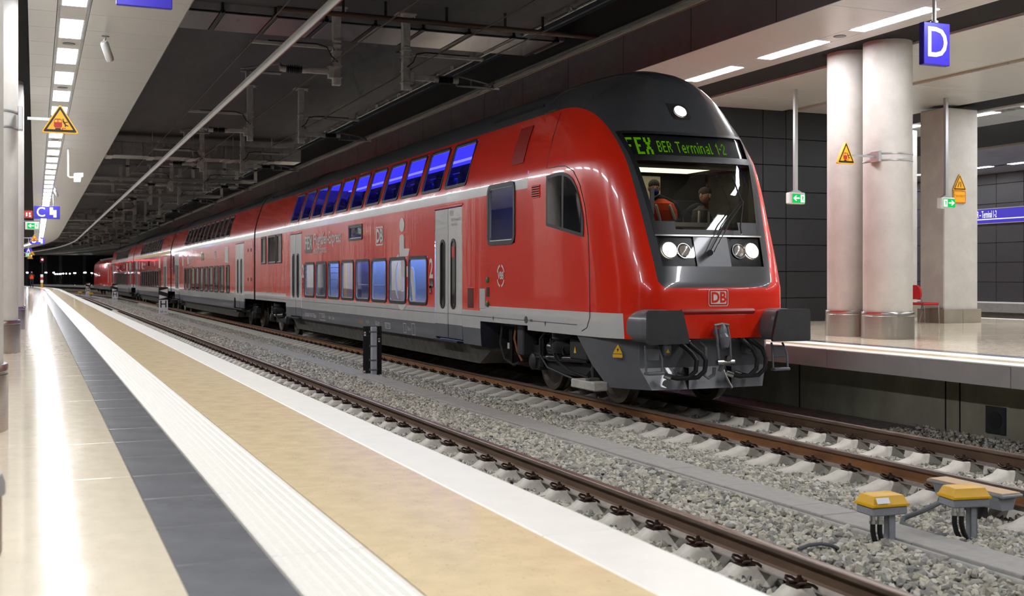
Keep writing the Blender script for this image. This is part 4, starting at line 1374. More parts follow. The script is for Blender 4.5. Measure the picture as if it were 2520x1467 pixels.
def led_glyph(g, u, v0, pw, ph):
    for j, row in enumerate(g):
        for i, ch in enumerate(row):
            if ch == '1':
                for sub in range(2):
                    cx = u + (i + 0.5) * pw
                    h = ph / 2
                    cv = v0 + (len(g) - 1 - j) * ph + h * (sub + 0.5)
                    hx, hv = pw * 0.44, h * 0.42
                    led.add([cab_pt(cx + a, 3.47 + (cv + b) * 0.9, -0.046) for a, b in ((-hx, -hv), (hx, -hv), (hx, hv), (-hx, hv))], [(0, 1, 2, 3)])
    return u + len(g[0]) * pw
u = -0.975
for k in ('F2', 'E2', 'X2'):
    u = led_glyph(FONT[k], u, 0.060, 0.0175, 0.040) + 0.028
u += 0.06
for ch in 'BER Terminal 1-2':
    if ch == ' ':
        u += 0.055
    else:
        u = led_glyph(FONT[ch], u, 0.105, 0.0155, 0.026) + 0.0175
led.build('led_lettering', emis('led_green', '#74c400', 0.6), ds, smooth=0)['kind'] = 'stuff'
# lamp panel
lp = patch(1.93, 2.38, -0.03, 6, marg=0.02).build('lamp_panel', mat('lamp_panel_black', '#17181a', 0.3), car, smooth=60)
MB().add([tuple(cab_pt(x, z, -0.004)) for z in (1.95, 2.36) for x in (-0.27, -0.09, 0.09, 0.27)] , [(0, 1, 5, 4), (1, 2, 6, 5), (2, 3, 7, 6)]).build('centre_plate', m_tgrey, car)
for s in (-1, 1):
    mb = patch(1.955, 2.355, -0.006, 3, 8, x0=-0.79 if s < 0 else 0.28, x1=-0.28 if s < 0 else 0.79)
    mb.build('lamp_cover', glass('lamp_cover_glass', '#dcdcdc', 1.4, 0.8), car, smooth=60)
def lens(x, z, r, m_, on, base=-0.022):
    c = cab_pt(x, z, base)
    n = (cab_pt(x, z, 0.1) - cab_pt(x, z, 0)).normalized()
    a = n.orthogonal().normalized(); b_ = n.cross(a)
    N = 24
    vs, fs = [], []
    for rr, h in ((r * 1.12, 0.0), (r * 1.1, 0.012), (r, 0.012)):
        vs += [c + (a * math.cos(2 * math.pi * i / N) + b_ * math.sin(2 * math.pi * i / N)) * rr + n * h for i in range(N)]
    for k in range(2):
        fs += [(k * N + i, k * N + (i + 1) % N, (k + 1) * N + (i + 1) % N, (k + 1) * N + i) for i in range(N)]
    h_ = MB().add(vs, fs).build('headlight', m_chrome if not on else m_wframe, car)
    vs = [c + n * 0.014 + n * 0.018]
    for k in (0.5, 1.0):
        vs += [c + (a * math.cos(2 * math.pi * i / N) + b_ * math.sin(2 * math.pi * i / N)) * r * k + n * (0.012 + 0.012 * (1 - k * k)) for i in range(N)]
    fs = [(0, 1 + i, 1 + (i + 1) % N) for i in range(N)] + [(1 + i, 1 + N + i, 1 + N + (i + 1) % N, 1 + (i + 1) % N) for i in range(N)]
    MB().add(vs, fs).build('lens', m_, h_)
m_hl = emis('headlight_glow', '#fff0da', 60.0)
m_off = mat('unlit_lens', '#8c8478', 0.15, spec=0.8)
for s in (-1, 1):
    lens(s * 0.655, 2.175, 0.105, m_hl, True)
    lens(s * 0.435, 2.165, 0.098, m_off, False)
# upper headlight in its dark recess
hp = MB()
zc = 4.17
pts = [(-0.30, zc + 0.13), (0.10, zc + 0.12), (0.19, zc - 0.05), (0.17, zc - 0.11), (-0.12, zc - 0.12)]
pts = [(-0.17, zc + 0.12), (0.13, zc + 0.12), (0.17, zc - 0.08), (0.14, zc - 0.12), (-0.10, zc - 0.12), (-0.14, zc - 0.08)]
hp.add([tuple(cab_pt(x, z, 0.004)) for x, z in pts], [tuple(range(len(pts)))])
hp.build('lamp_recess', m_rubber, car, smooth=0)
lens(0.02, zc, 0.092, m_hl, True, 0.005)
# cab side window, on both flanks
for sd in (-1, 1):
    mb = MB(); mg = MB()
    Ys = [2.58, 2.45, 2.3, 2.15, 2.0, 1.85, 1.7, 1.58, 1.48, 1.40, 1.36]
    topz = lambda y: float(np.interp(y, [1.34, 1.42, 1.55, 1.7, 1.9, 2.1, 2.58], [2.50, 2.80, 3.06, 3.22, 3.32, 3.35, 3.33]))
    botz = lambda y: float(np.interp(y, [1.36, 2.58], [2.37, 2.58]))
    for y in Ys:
        for k in range(6):
            mb.v.append(cab_side(y, botz(y) + (topz(y) - botz(y)) * k / 5, 0.010, sd))
    for i in range(len(Ys) - 1):
        for k in range(5):
            mb.f.append((i * 6 + k, (i + 1) * 6 + k, (i + 1) * 6 + k + 1, i * 6 + k + 1)); mb.m.append(0)
    cwn = mb.build('cab_window', m_rubber, car, smooth=60)
    for pa, pb in ((2.52, 2.05), (1.97, 1.44)):
        mg = MB()
        for i in range(6):
            y = pa + (pb - pa) * i / 5
            for k in range(6):
                z0, z1 = botz(y) + 0.05, topz(y) - 0.05
                mg.v.append(cab_side(y, z0 + (z1 - z0) * k / 5, 0.014, sd))
        for i in range(5):
            for k in range(5):
                mg.f.append((i * 6 + k, (i + 1) * 6 + k, (i + 1) * 6 + k + 1, i * 6 + k + 1)); mg.m.append(0)
        mg.build('pane', m_glassd, cwn, smooth=60)
# seam between cab and carriage
pts = [cab_side(y, z, 0.002) for y, z in ((2.62, 4.30), (2.62, 3.9), (2.60, 3.45), (2.45, 3.44), (2.2, 3.44), (1.95, 3.42), (1.7, 3.33), (1.5, 3.12), (1.34, 2.8), (1.24, 2.4), (1.19, 2.0), (1.17, 1.6), (1.16, 1.25), (1.25, 1.10), (1.4, 1.05))]
MB().tube(pts, 0.006, 5).build('body_seam', m_rubber, car)
# logo on the nose
rail_logo(car, (0, yf(1.52) - 0.012, 1.53), (1, 0, 0), 0.20, m_decal, m_red)
fr_l = MB()
band(fr_l, [[(a, yf(1.52) - 0.010, 1.53 + b) for a, b in rrect(-0.155, 0.155, -0.115, 0.115, 0.03)], [(a, yf(1.52) - 0.010, 1.53 + b) for a, b in rrect(-0.147, 0.147, -0.107, 0.107, 0.026)]])
fr_l.build('logo_frame', m_decal, car, smooth=0)
# wipers
def P3(px, py, Y): 
    p = at(px, py, Y=Y); return (p.x - C2, p.y - FRONT, p.z)
wp = [P3(1745, 622, 13.08), P3(1752, 612, 13.12), P3(1790, 540, 13.20), P3(1825, 496, 13.27)]
MB().tube(wp, 0.010, 6).build('wiper_arm', m_rubber, car)
MB().tube([P3(1757, 620, 13.08), P3(1800, 540, 13.20), P3(1830, 496, 13.27)], 0.008, 6).build('wiper_arm', m_rubber, car)
MB().tube([P3(1802, 433, 13.38), P3(1815, 470, 13.32), P3(1828, 500, 13.26), P3(1822, 560, 13.18), P3(1825, 576, 13.14)], 0.011, 6).build('wiper_blade', m_rubber, car)
MB().cyl(P3(1748, 622, 13.04), P3(1748, 622, 13.2), 0.04, n=12).build('wiper_pivot', m_rubber, car)

# cab interior
m_beige = mat('cab_beige_wall', '#a39e85', 0.6)
m_cabg = mat('cab_dark_wall', '#3c3d3d', 0.7)
m_dash = mat('dashboard_grey', '#3f434c', 0.6)
MB().box(-1.25, 1.25, 2.35, 2.40, 1.5, 3.9).build('cab_rear_wall', m_cabg, car)
MB().cbox(-0.32, 0.30, 2.10, 2.36, 1.6, 3.34, 0.01).build('cab_cupboard', m_beige, car)
MB().cbox(0.45, 1.1, 2.28, 2.36, 1.6, 3.0, 0.01).build('cab_door', m_dash, car)
cc = [tuple(cab_pt(x, 3.42, -0.05)) for x in np.linspace(-1.08, 1.08, 13)]
MB().prism([(p_[0], p_[1]) for p_ in cc] + [(1.08, 2.4), (-1.08, 2.4)], 'z', 3.40, 3.43).build('cab_ceiling', m_beige, car)
MB().box(-0.7, 0.7, 1.2, 2.0, 3.385, 3.395).build('cab_fill_light', emis('cab_fill_glow', '#fff1d8', 2.2, True), car)  # glowing panel added to brighten the cab and its people
for sd in (-1, 1):
    vs = [cab_side(y, z, -0.06, sd) for y in (0.95, 1.2, 1.5, 1.9, 2.38) for z in (1.5, 2.1, 2.7, 3.1, 3.41)]
    MB().add(vs, [(i * 5 + j, (i + 1) * 5 + j, (i + 1) * 5 + j + 1, i * 5 + j + 1) for i in range(4) for j in range(4)]).build('cab_lining', mat('cab_lining_grey', '#6a6a64', 0.7), car)
MB().box(-1.0, 1.0, 0.6, 2.4, 1.45, 1.5).build('cab_floor', m_cabg, car)
dash = MB()
dash.prism([(0.42, 2.40), (0.50, 2.50), (0.85, 2.58), (1.15, 2.54), (1.25, 2.40), (1.25, 1.6), (0.42, 1.6)], 'x', -0.80, 0.80)
dash.build('dashboard', m_dash, car)
MB().box(-0.85, 0.85, 0.80, 0.86, 3.33, 3.41).build('sun_visor', m_beige, car)
MB().box(-0.35, 0.10, 0.385, 0.41, 2.445, 2.475).build('dashboard_strip', mat('strip_beige', '#8a7b52', 0.6), car)
MB().box(0.12, 0.42, 0.385, 0.41, 2.445, 2.475).build('dashboard_strip', m_redh, car)
MB().box(-0.63, -0.57, 0.78, 0.80, 2.68, 3.05).build('paper_sheet', mat('white_paper', '#dfe2e6', 0.7), car)

# ------------------------------------------------------------------ nose, buffers, couplings
def skirt():
    mb = MB()
    for sd in (-1, 1):
        A = [(1.62, 1.365), (1.2, 1.345), (0.8, 1.27), (0.55, 1.12), (0.46, 1.02)]
        B = [(1.22, 1.31), (0.95, 1.28), (0.7, 1.20), (0.5, 1.08), (0.42, 1.0)]
        Cc = [(0.95, 1.20), (0.8, 1.16), (0.62, 1.08), (0.45, 0.97), (0.30, 0.88)]
        vs = [(sd * x, y, z) for row, z in ((A, 1.0), (B, 0.58), (Cc, 0.29)) for y, x in row]
        mb.add(vs, [(r * 5 + k, r * 5 + k + 1, (r + 1) * 5 + k + 1, (r + 1) * 5 + k) for r in range(2) for k in range(4)])
    mb.add([(-1.0, 0.42, 0.58), (-0.34, 0.38, 0.58), (0.34, 0.38, 0.58), (1.0, 0.42, 0.58), (-0.88, 0.30, 0.29), (-0.3, 0.26, 0.29), (0.3, 0.26, 0.29), (0.88, 0.30, 0.29)], [(0, 1, 5, 4), (1, 2, 6, 5), (2, 3, 7, 6)])
    return mb
skirt().build('front_skirt', m_tgrey, car, smooth=20)
MB().box(-1.25, 1.25, 1.3, 1.36, 0.35, 1.0).build('skirt_backing', m_under, car)
MB().cbox(-1.02, 1.02, 0.42, 0.60, 0.55, 1.32, 0.02).build('buffer_beam', m_tgrey, car)
MB().cbox(-0.36, 0.62, 0.34, 0.44, 0.94, 1.28, 0.012).build('coupling_frame', m_tgrey, car)
MB().box(-0.28, 0.10, 0.325, 0.345, 1.02, 1.12).build('frame_opening', m_voidm, car)
for s in (-1, 1):
    MB().box(s * 0.34 - 0.004, s * 0.34 + 0.004, 0.255, 0.39, 0.29, 0.58).build('skirt_seam', m_voidm, car)
# block under the nose, the recess shade put into its dark red
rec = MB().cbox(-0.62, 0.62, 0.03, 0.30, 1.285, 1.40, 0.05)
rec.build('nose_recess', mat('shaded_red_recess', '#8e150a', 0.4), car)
for s, nm in ((-1, 'left'), (1, 'right')):
    bx = s * 0.975
    bf = MB()
    poly = [(-0.29, 0.97), (-0.285, 1.36), (-0.26, 1.385), (0.20, 1.385), (0.235, 1.36), (0.33, 0.99), (0.31, 0.95), (-0.26, 0.945)]
    poly = [(bx + x * (1 if s < 0 else -1), z - 0.01) for x, z in poly]
    bf.prism(poly, 'y', -0.27, -0.22)
    bo = bf.build('buffer', mat('buffer_plate_black', '#2b2b2c', 0.5, var=(6, 0.25)), car)
    MB().cyl((bx, -0.22, 1.16), (bx, 0.1, 1.16), 0.14, n=18).build('buffer_stem', m_under, bo)
    h = MB()
    rows_ = []
    for y, k in ((0.62, 1.0), (0.2, 1.0), (0.0, 0.98), (-0.14, 0.92), (-0.18, 0.85)):
        L0 = rrect(-0.27 * k, 0.27 * k, -0.22 * k, 0.22 * k, 0.17 * k, 8)
        rows_.append([(bx - s * 0.02 + a, y, 1.16 + b) for a, b in L0])
    band(h, rows_)
    h.add(rows_[-1], [tuple(range(len(rows_[-1])))])
    h.build('buffer_housing', m_tgrey, bo)
    # footstep under the buffer
    fx = bx + s * 0.02
    st = MB()
    st.cbox(fx - 0.13, fx + 0.13, -0.02, 0.10, 0.52, 0.56, 0.01)
    for k in (-1, 1):
        st.tube([(fx + k * 0.12, 0.04, 0.54), (fx + k * 0.12, 0.05, 0.74), (fx + k * 0.09, 0.12, 0.90)], 0.016, 6)
    st.cbox(fx - 0.10, fx + 0.10, 0.06, 0.10, 0.70, 0.86, 0.01)
    st.build('footstep', m_tgrey, car)
    # electric socket with warning mark
    sx = s * 0.66
    MB().cbox(sx - 0.07, sx + 0.07, 0.26, 0.42, 0.74, 0.90, 0.02).build('power_socket', m_tgrey, car)
    MB().add([(sx - 0.03, 0.255, 0.79), (sx + 0.03, 0.255, 0.79), (sx, 0.255, 0.85)], [(0, 1, 2)]).build('warning_mark', m_yel, car, smooth=0)
# warning plate on the skirt flank
p = P3(1537, 862, 13.62)
MW = frame((-1.20, L(13.64), p[2]), (0.62, -0.78, 0.0), (0.06, 0.04, 1.0))
MB().add([MW @ Vector((a, b, 0.035)) for a, b in ((-0.07, -0.10), (0.07, -0.10), (0.07, -0.055), (-0.07, -0.055))] + [MW @ Vector((a, b, 0.035)) for a, b in ((-0.07, -0.045), (0.07, -0.045), (0.0, 0.08))], [(0, 1, 2, 3), (4, 5, 6)]).build('warning_plate', m_yel, car, smooth=0)
MB().add([MW @ Vector((a, b, 0.037)) for a, b in ((0.01, 0.04), (-0.02, 0.0), (0.0, 0.0), (-0.01, -0.035), (0.02, 0.012), (0.002, 0.012))], [(0, 1, 2, 3, 4, 5)]).build('flash_symbol', m_signk_, car, smooth=0)
# screw coupling and hook
hook = MB()
hook.tube([(0, 0.36, 1.07), (0, 0.12, 1.07), (0, -0.02, 1.05), (0, -0.10, 0.98), (0, -0.10, 0.90), (0, -0.03, 0.87)], [0.06, 0.06, 0.07, 0.07, 0.06, 0.04], 12)
hook.build('draw_hook', m_tgrey, car)
MB().sphere((0.0, -0.06, 1.03), (0.065, 0.05, 0.15), 14, 10).build('hook_head', m_tgrey, car)
cp = MB()
for sx in (-0.10, 0.09):
    cp.tube([(sx, -0.02, 1.16), (sx, -0.08, 0.98), (sx, -0.10, 0.75), (sx + 0.02, -0.10, 0.66)], 0.018, 8)
cp.tube([(-0.12, -0.03, 1.16), (0.0, -0.04, 1.18), (0.11, -0.03, 1.16)], 0.018, 8)
cp.build('coupling_link', m_tgrey, car)
MB().cyl((-0.12, -0.10, 0.67), (0.14, -0.10, 0.67), 0.035, n=12).cyl((0.04, -0.15, 0.72), (0.04, -0.09, 0.72), 0.04, n=14).cyl((-0.08, -0.09, 0.55), (-0.02, -0.09, 0.68), 0.025, n=8).build('coupling_screw', m_chrome, car)
MB().tube([(-0.03, -0.11, 0.57), (0.01, -0.13, 0.47), (0.08, -0.15, 0.33)], [0.016, 0.013, 0.018], 8).build('coupling_lever', m_chrome, car)
MB().tube([(-0.20, 0.2, 0.92), (-0.22, 0.02, 0.86), (-0.24, -0.02, 0.62), (-0.26, 0.0, 0.50), (-0.20, -0.02, 0.46), (-0.12, -0.02, 0.50), (-0.11, -0.02, 0.60)], 0.025, 8).build('coupling_bow', m_tgrey, car)
for xs_, z0 in (((-0.52, -0.42, -0.74), 0.90), ((-0.40, -0.28, -0.56), 0.90), ((0.44, 0.54, 0.24), 0.94), ((0.55, 0.68, 0.36), 0.95)):
    a, b, c_ = xs_
    hs = MB().tube([(a, 0.30, z0 + 0.05), (a, 0.12, z0), (b, 0.02, z0 - 0.12), (b + 0.03, -0.03, 0.70), (b + 0.02, -0.02, 0.56), (b - 0.06, 0.02, 0.47), (c_ + 0.12, 0.08, 0.46), (c_, 0.16, 0.49)], 0.032, 10)
    ho = hs.build('air_hose', m_dark, car)
    MB().cyl((a, 0.34, z0 + 0.06), (a, 0.14, z0 + 0.005), 0.04, n=12).cyl((a - 0.06, 0.24, z0 + 0.045), (a + 0.06, 0.24, z0 + 0.045), 0.025, n=10).cyl((c_ - 0.03, 0.17, 0.50), (c_ + 0.05, 0.13, 0.47), 0.042, n=12).build('hose_fitting', m_chrome, ho)
for x, z in ((-0.40, 1.03), (0.28, 1.03), (0.62, 1.04)):
    MB().cyl((x, 0.30, z - 0.06), (x, 0.30, z + 0.07), 0.014, n=8).build('valve_handle', m_redh, car)
MB().cbox(0.36, 0.44, 0.325, 0.345, 1.12, 1.27, 0.01).build('inspection_tag', m_twhite, car)
MB().box(0.37, 0.43, 0.322, 0.326, 1.185, 1.192).build('tag_line', m_redh, car)
# white antenna box hanging by the rail
ab = MB().cbox(-1.42, -1.20, L(13.95), L(14.68), 0.235, 0.36, 0.015)
ab.build('antenna_box', mat('dirty_white_box', '#b9b5aa', 0.7, var=(8, 0.2)), car)
MB().cbox(-1.40, -1.22, L(14.15), L(14.25), 0.23, 0.40, 0.01).build('antenna_strap', m_belly, car)
# underfloor clutter by the front bogie
MB().cbox(-1.22, -0.9, L(14.55), L(15.15), 0.60, 0.92, 0.03).build('junction_box', m_under, car)
yt = L(14.95)
MB().add([(-1.222, yt + 0.04, 0.70), (-1.222, yt - 0.04, 0.70), (-1.222, yt, 0.80)], [(0, 1, 2)]).build('warning_mark', m_yel, car, smooth=0)
MB().cyl((-1.12, L(15.35), 0.72), (-1.12, L(15.95), 0.72), 0.11, n=16).build('air_tank', m_undersh, car)
MB().cyl((-1.18, L(17.45), 0.40), (-1.18, L(17.43), 0.95), 0.045, n=12).build('vertical_damper', m_undersh, car)
MB().cbox(-1.24, -1.22, L(17.42), L(17.48), 0.62, 0.72, 0.002).build('damper_label', m_twhite, car)
MB().cbox(-1.25, -1.0, L(16.80), L(17.05), 0.55, 1.05, 0.02).build('traction_bracket', mat('bracket_dark_grey', '#2e2f31', 0.5), car)
MB().cbox(-1.1, 1.1, L(14.0), L(18.3), 0.98, 1.05, 0.02).build('floor_plate', m_under, car)
arch_plates(car, [(L(18.36), 0), (L(34.86), 0)], [(L(34.9), L(40.1))])
for pts, m_ in ((((-1.24, L(17.7), 1.02), (-1.27, L(17.72), 0.7), (-1.24, L(17.6), 0.45), (-1.2, L(17.3), 0.36), (-1.18, L(17.1), 0.42)), m_dark), (((-1.2, L(17.2), 1.02), (-1.23, L(17.2), 0.8), (-1.22, L(17.1), 0.6), (-1.2, L(16.95), 0.45)), mat('copper_cable', '#8a4a28', 0.5)),
                (((-1.2, L(15.9), 1.03), (-1.26, L(16.1), 0.85), (-1.26, L(16.1), 0.6), (-1.22, L(15.9), 0.42), (-1.2, L(15.3), 0.34), (-1.2, L(14.9), 0.30), (-1.2, L(14.5), 0.30)), m_dark),
                (((-1.18, L(15.6), 1.03), (-1.24, L(15.7), 0.8), (-1.2, L(15.5), 0.55), (-1.15, L(15.3), 0.6)), m_dark)):
    MB().tube(pts, 0.02, 7).build('cable', m_, car)
MB().cyl((-1.2, L(15.72), 0.82), (-1.2, L(15.72), 0.95), 0.016, n=8).build('valve_handle', m_redh, car)

# ------------------------------------------------------------------ the other carriages
def coach(label, s0, yellow=False, n_up=11, variant=0):
    s1 = s0 + 26.7
    p0, p1 = Vector(trk(s0, C2)), Vector(trk(s1, C2))
    d = p1 - p0
    rz = math.atan2(-d.x, d.y)
    e = empty('train_carriage', label, 'train', p0, rz, 'middle carriages')
    d1, d2 = (2.35, 4.25), (22.9, 24.8)
    hl = [(5.75, 6.55, 1.22, 2.30)] + [(7.15 + 1.55 * k, 8.35 + 1.55 * k, 1.22, 2.30) for k in range(8)] + [(19.6, 20.5, 1.22, 2.30)]
    hu = [(5.8 + 1.36 * k, 6.95 + 1.36 * k, 3.47, 4.28) for k in range(n_up)]
    ho = [(25.2, 25.75, 2.0, 3.0)] if variant else [(25.2, 25.7, 2.05, 3.0)]
    car_shell(e, 0.25, 26.55, hl + hu + ho + [(*d1, 0.62, 3.1), (*d2, 0.62, 3.1)], [(-1, 4.6), (22.6, 30)], [(0, 99, 4 if yellow else 1)])
    car_ends(e, [0.26, 26.54])
    for a, b, c, d_ in hl: add_window(e, a, b, c, d_, 0.10, 0.06, False)
    for a, b, c, d_ in hu: add_window(e, a, b, c, d_, 0.08, 0.045, False, curved=True)
    for a, b, c, d_ in ho: add_window(e, a, b, c, d_, 0.06, 0.05, False)
    add_door(e, *d1); add_door(e, *d2)
    for a, b, c, d_ in hl + hu + ho:
        MB().add([surf(a, c, -0.01, 1), surf(b, c, -0.01, 1), surf(b, d_, -0.01, 1), surf(a, d_, -0.01, 1)], [(0, 1, 2, 3)]).build('far_glazing', m_glassd, e, smooth=0)
    underfloor(e, 4.7, 22.5)
    bogie(e, 3.1, 2.5); bogie(e, 24.0, 2.5)
    arch_plates(e, [(4.62, 0), (22.58, 0)], [(0.3, 4.6), (22.6, 26.5)])
    for ya in (4.55, 22.2):
        st = MB().cbox(-1.42, -1.2, ya - 0.7, ya + 0.1, 0.50, 0.56, 0.01)
        for k in (-0.65, 0.05):
            st.tube([(-1.38, ya + k, 0.54), (-1.36, ya + k + 0.1, 0.86)], 0.02, 6)
        st.build('footstep', m_under, e)
    roof_unit(e, 0.8, 5.4); roof_unit(e, 21.2, 25.8)
    # gangway towards the carriage in front
    g = MB()
    for k in range(5):
        g.cbox(-0.95, 0.95, 0.015 + 0.045 * k, 0.055 + 0.045 * k, 1.1, 4.2, 0.015)
    g.build('gangway_bellows', m_dark, e)
    y_, z_ = 20.6, 2.72
    add_decal(e, 'line_badge', [(19.15, 2.5), (18.65, 2.5), (18.65, 2.95), (19.15, 2.95)], m_decal)
    add_text(e, 'lettering', 'Flughafen-Express', 18.5, 2.80, 0.34, m_decal, 0.9, 'LEFT')
    add_text(e, 'lettering', 'Airport Express', 18.5, 2.50, 0.22, m_decal, 0.85, 'LEFT')
    MB().cbox(-1.397, -1.385, 13.2, 14.2, 2.62, 2.95, 0.004).build('side_display', m_glassd, e)
    rail_logo(e, surf(9.6, 2.78, 0.008), (0, -1, 0), 0.34, m_decal)
    add_decal(e, 'pale_panel', [(6.0, 2.42), (6.9, 2.42), (6.9, 3.05), (6.0, 3.05)], m_decal)
    add_decal(e, 'pale_panel', [(20.9, 2.42), (21.3, 2.42), (21.3, 3.0), (20.9, 3.0)], m_decal)
    for z0, z1 in ((1.42, 2.2), (2.28, 3.12)):
        MB().cbox(-1.396, -1.385, 0.45, 2.05, z0, z1, 0.006).build('service_hatch', m_red, e)
    for yy in (0.8, 1.4):
        for z in (1.75, 2.80):
            MB().cbox(-1.402, -1.39, yy - 0.07, yy + 0.07, z - 0.06, z + 0.06, 0.004).build('hatch_latch', m_under, e)
    return e
coach('first red double-deck carriage behind the driving carriage', 40.15)
coach('red double-deck carriage with a yellow stripe, second behind the driving carriage', 66.9, True, variant=1)
coach('last red double-deck carriage, coupled to the locomotive', 93.7, variant=1)

# ------------------------------------------------------------------ locomotive
s0 = 120.6
p0, p1 = Vector(trk(s0, C2)), Vector(trk(s0 + 18.5, C2))
lo = empty('locomotive', 'red electric locomotive at the far end of the train', 'locomotive', p0, math.atan2(-(p1 - p0).x, (p1 - p0).y))
sec = [(-1.45, 1.0), (-1.45, 2.9), (-1.38, 3.35), (-0.95, 3.75), (0.95, 3.75), (1.38, 3.35), (1.45, 2.9), (1.45, 1.0)]
vs, fs = [], []
for y, k, dz in ((0.35, 0.90, 0), (1.3, 1.0, 0), (17.2, 1.0, 0), (18.2, 0.9, 0)):
    vs += [(x * k, y, z) for x, z in sec]
for i in range(3):
    fs += [(i * 8 + j, (i + 1) * 8 + j, (i + 1) * 8 + (j + 1) % 8, i * 8 + (j + 1) % 8) for j in range(8)]
fs += [tuple(range(8)), tuple(range(24, 32))]
MB().add(vs, fs).build('body_shell', m_red, lo)
MB().cbox(-0.9, 0.9, 2.0, 16.5, 3.75, 3.95, 0.05).build('roof_cover', m_roof, lo)
MB().cbox(-1.42, 1.42, 0.6, 17.9, 0.62, 1.02, 0.03).build('frame_skirt', m_tgrey, lo)
MB().box(-1.47, -1.44, 1.6, 2.2, 1.3, 3.2).build('cab_door', m_twhite, lo)
bogie(lo, 4.0, 3.0, False); bogie(lo, 14.5, 3.0, False)
for yy in (4.0,):
    pg = MB().tube([(0, yy, 3.95), (0, yy + 1.5, 4.6), (0, yy + 0.2, 5.45)], 0.035, 8).tube([(-0.8, yy + 0.2, 5.47), (0.8, yy + 0.2, 5.47)], 0.03, 8).tube([(-0.8, yy + 0.5, 5.47), (0.8, yy + 0.5, 5.47)], 0.03, 8).tube([(-0.6, yy, 3.97), (0.6, yy, 3.97)], 0.04, 8)
    pg.build('pantograph', mat('pantograph_red', '#7a2a20', 0.5), lo)

# ================================================================== columns
m_col = mat('fair_faced_concrete_column', '#b9b5ad', 0.6, var=(2.2, 0.12), speck=(7, '#aaa59b', 0.72), bump=(30, 0.06, 0.01))
me_shaft = MB().lathe([(0.40, 0.0), (0.40, 5.4)], n=48, caps=False).mesh('shaft', m_col, 60)
me_ring = MB().lathe([(0.40, 0.0), (0.43, 0.0), (0.43, 0.38), (0.425, 0.385), (0.425, 0.40), (0.43, 0.405), (0.43, 0.44), (0.425, 0.45), (0.40, 0.45)], n=48, caps=False).mesh('steel_base', m_steel, 40)
def column(x, y, z, label, group):
    e = empty('concrete_column', label, 'column', (x, y, z), 0, group)
    put('shaft', me_shaft, e)
    put('steel_base', me_ring, e)
    return e
column(13.23, 15.22, PLAT_R, 'nearer of the two round concrete columns on the right platform', 'round columns of the right platform')
column(13.26, 16.2, PLAT_R, 'round concrete column half hidden behind its nearer twin on the right platform', 'round columns of the right platform')
column(-0.62, 17.3, PLAT, 'large round concrete column at the left edge of the picture, holding the triangular sign', 'round columns of the left platform')
column(-0.60, 8.5, PLAT, 'blurred round concrete column cut off by the left picture edge', 'round columns of the left platform')
for k in range(1, 14):
    for dy in (0, 1.02):
        s = 17.3 + 8.8 * k + dy - 1.02
        x, y, z = trk(s, -0.62 if k == 1 else -1.75, PLAT)
        column(x, y, z, 'round concrete column in the row behind the large left column', 'round columns of the left platform')
for k in range(1, 5):
    s = 16.36 + 8.8 * k
    column(13.25, s, PLAT_R, 'round concrete column hidden behind the train', 'columns behind the train')

def clamp(e_label, cx, cy, z, rr=0.405):
    pass

# square piers with stone plinths
def pier(x0, x1, y0, y1, label):
    e = empty('concrete_pier', label, 'pier', ((x0 + x1) / 2, (y0 + y1) / 2, PLAT_R))
    w, d = (x1 - x0) / 2, (y1 - y0) / 2
    MB().cbox(-w, w, -d, d, 0, 4.85, 0.02).build('shaft', m_col, e)
    pl = MB().box(-w - 0.03, w + 0.03, -d - 0.03, d + 0.03, 0, 0.30).build('plinth', mat('plinth_core', '#5a564f', 0.8), e)
    n = 2
    for i in range(n):
        a = -w - 0.05 + (2 * w + 0.1) * i / n
        MB().cbox(a + 0.003, a + (2 * w + 0.1) / n - 0.003, -d - 0.055, -d - 0.031, 0.0, 0.315, 0.003).build('plinth_slab', mat('grey_plinth_stone', '#8d8577', 0.35, var=(4, 0.1)), pl)
        MB().cbox(-w - 0.055, -w - 0.031, -d - 0.03 + (2 * d + .06) * i / n + 0.003, -d - 0.03 + (2 * d + .06) * (i + 1) / n - 0.003, 0.0, 0.315, 0.003).build('plinth_slab', mat('grey_plinth_stone', '#8d8577', 0.35, var=(4, 0.1)), pl)
    return e
pier(18.80, 19.80, 19.80, 20.55, 'square concrete pier with stone plinth and yellow notice on the right platform')
pier(20.25, 21.15, 23.2, 24.0, 'farther square concrete pier half hidden by the front one')

# ================================================================== signs
m_signy = mat('sign_yellow', '#f0ac12', 0.45)
m_signk = mat('sign_black', '#191512', 0.5)
m_signr = mat('sign_red', '#b3291d', 0.5)
m_signb = mat('sign_blue', '#2a1fa0', 0.4, spec=0.4)
m_signw = mat('sign_white', '#f6f7f9', 0.4)
m_alu = mat('aluminium_bracket', '#b8b8b6', 0.35, metal=0.8)

def tri(cx, cz, w, h, r, n=4):
    """rounded triangle outline, point up, centre of the base at (cx, cz)"""
    A = [(-w / 2, 0), (w / 2, 0), (0, h)]
    out = []
    for i in range(3):
        p, a, b = Vector(A[i]), Vector(A[i - 1]), Vector(A[(i + 1) % 3])
        da, db = (a - p).normalized(), (b - p).normalized()
        for k in range(n):
            t = k / (n - 1)
            q = p + (da * (1 - t) ** 2 + db * t ** 2) * r
            out.append((cx + q.x, cz + q.y))
    return out

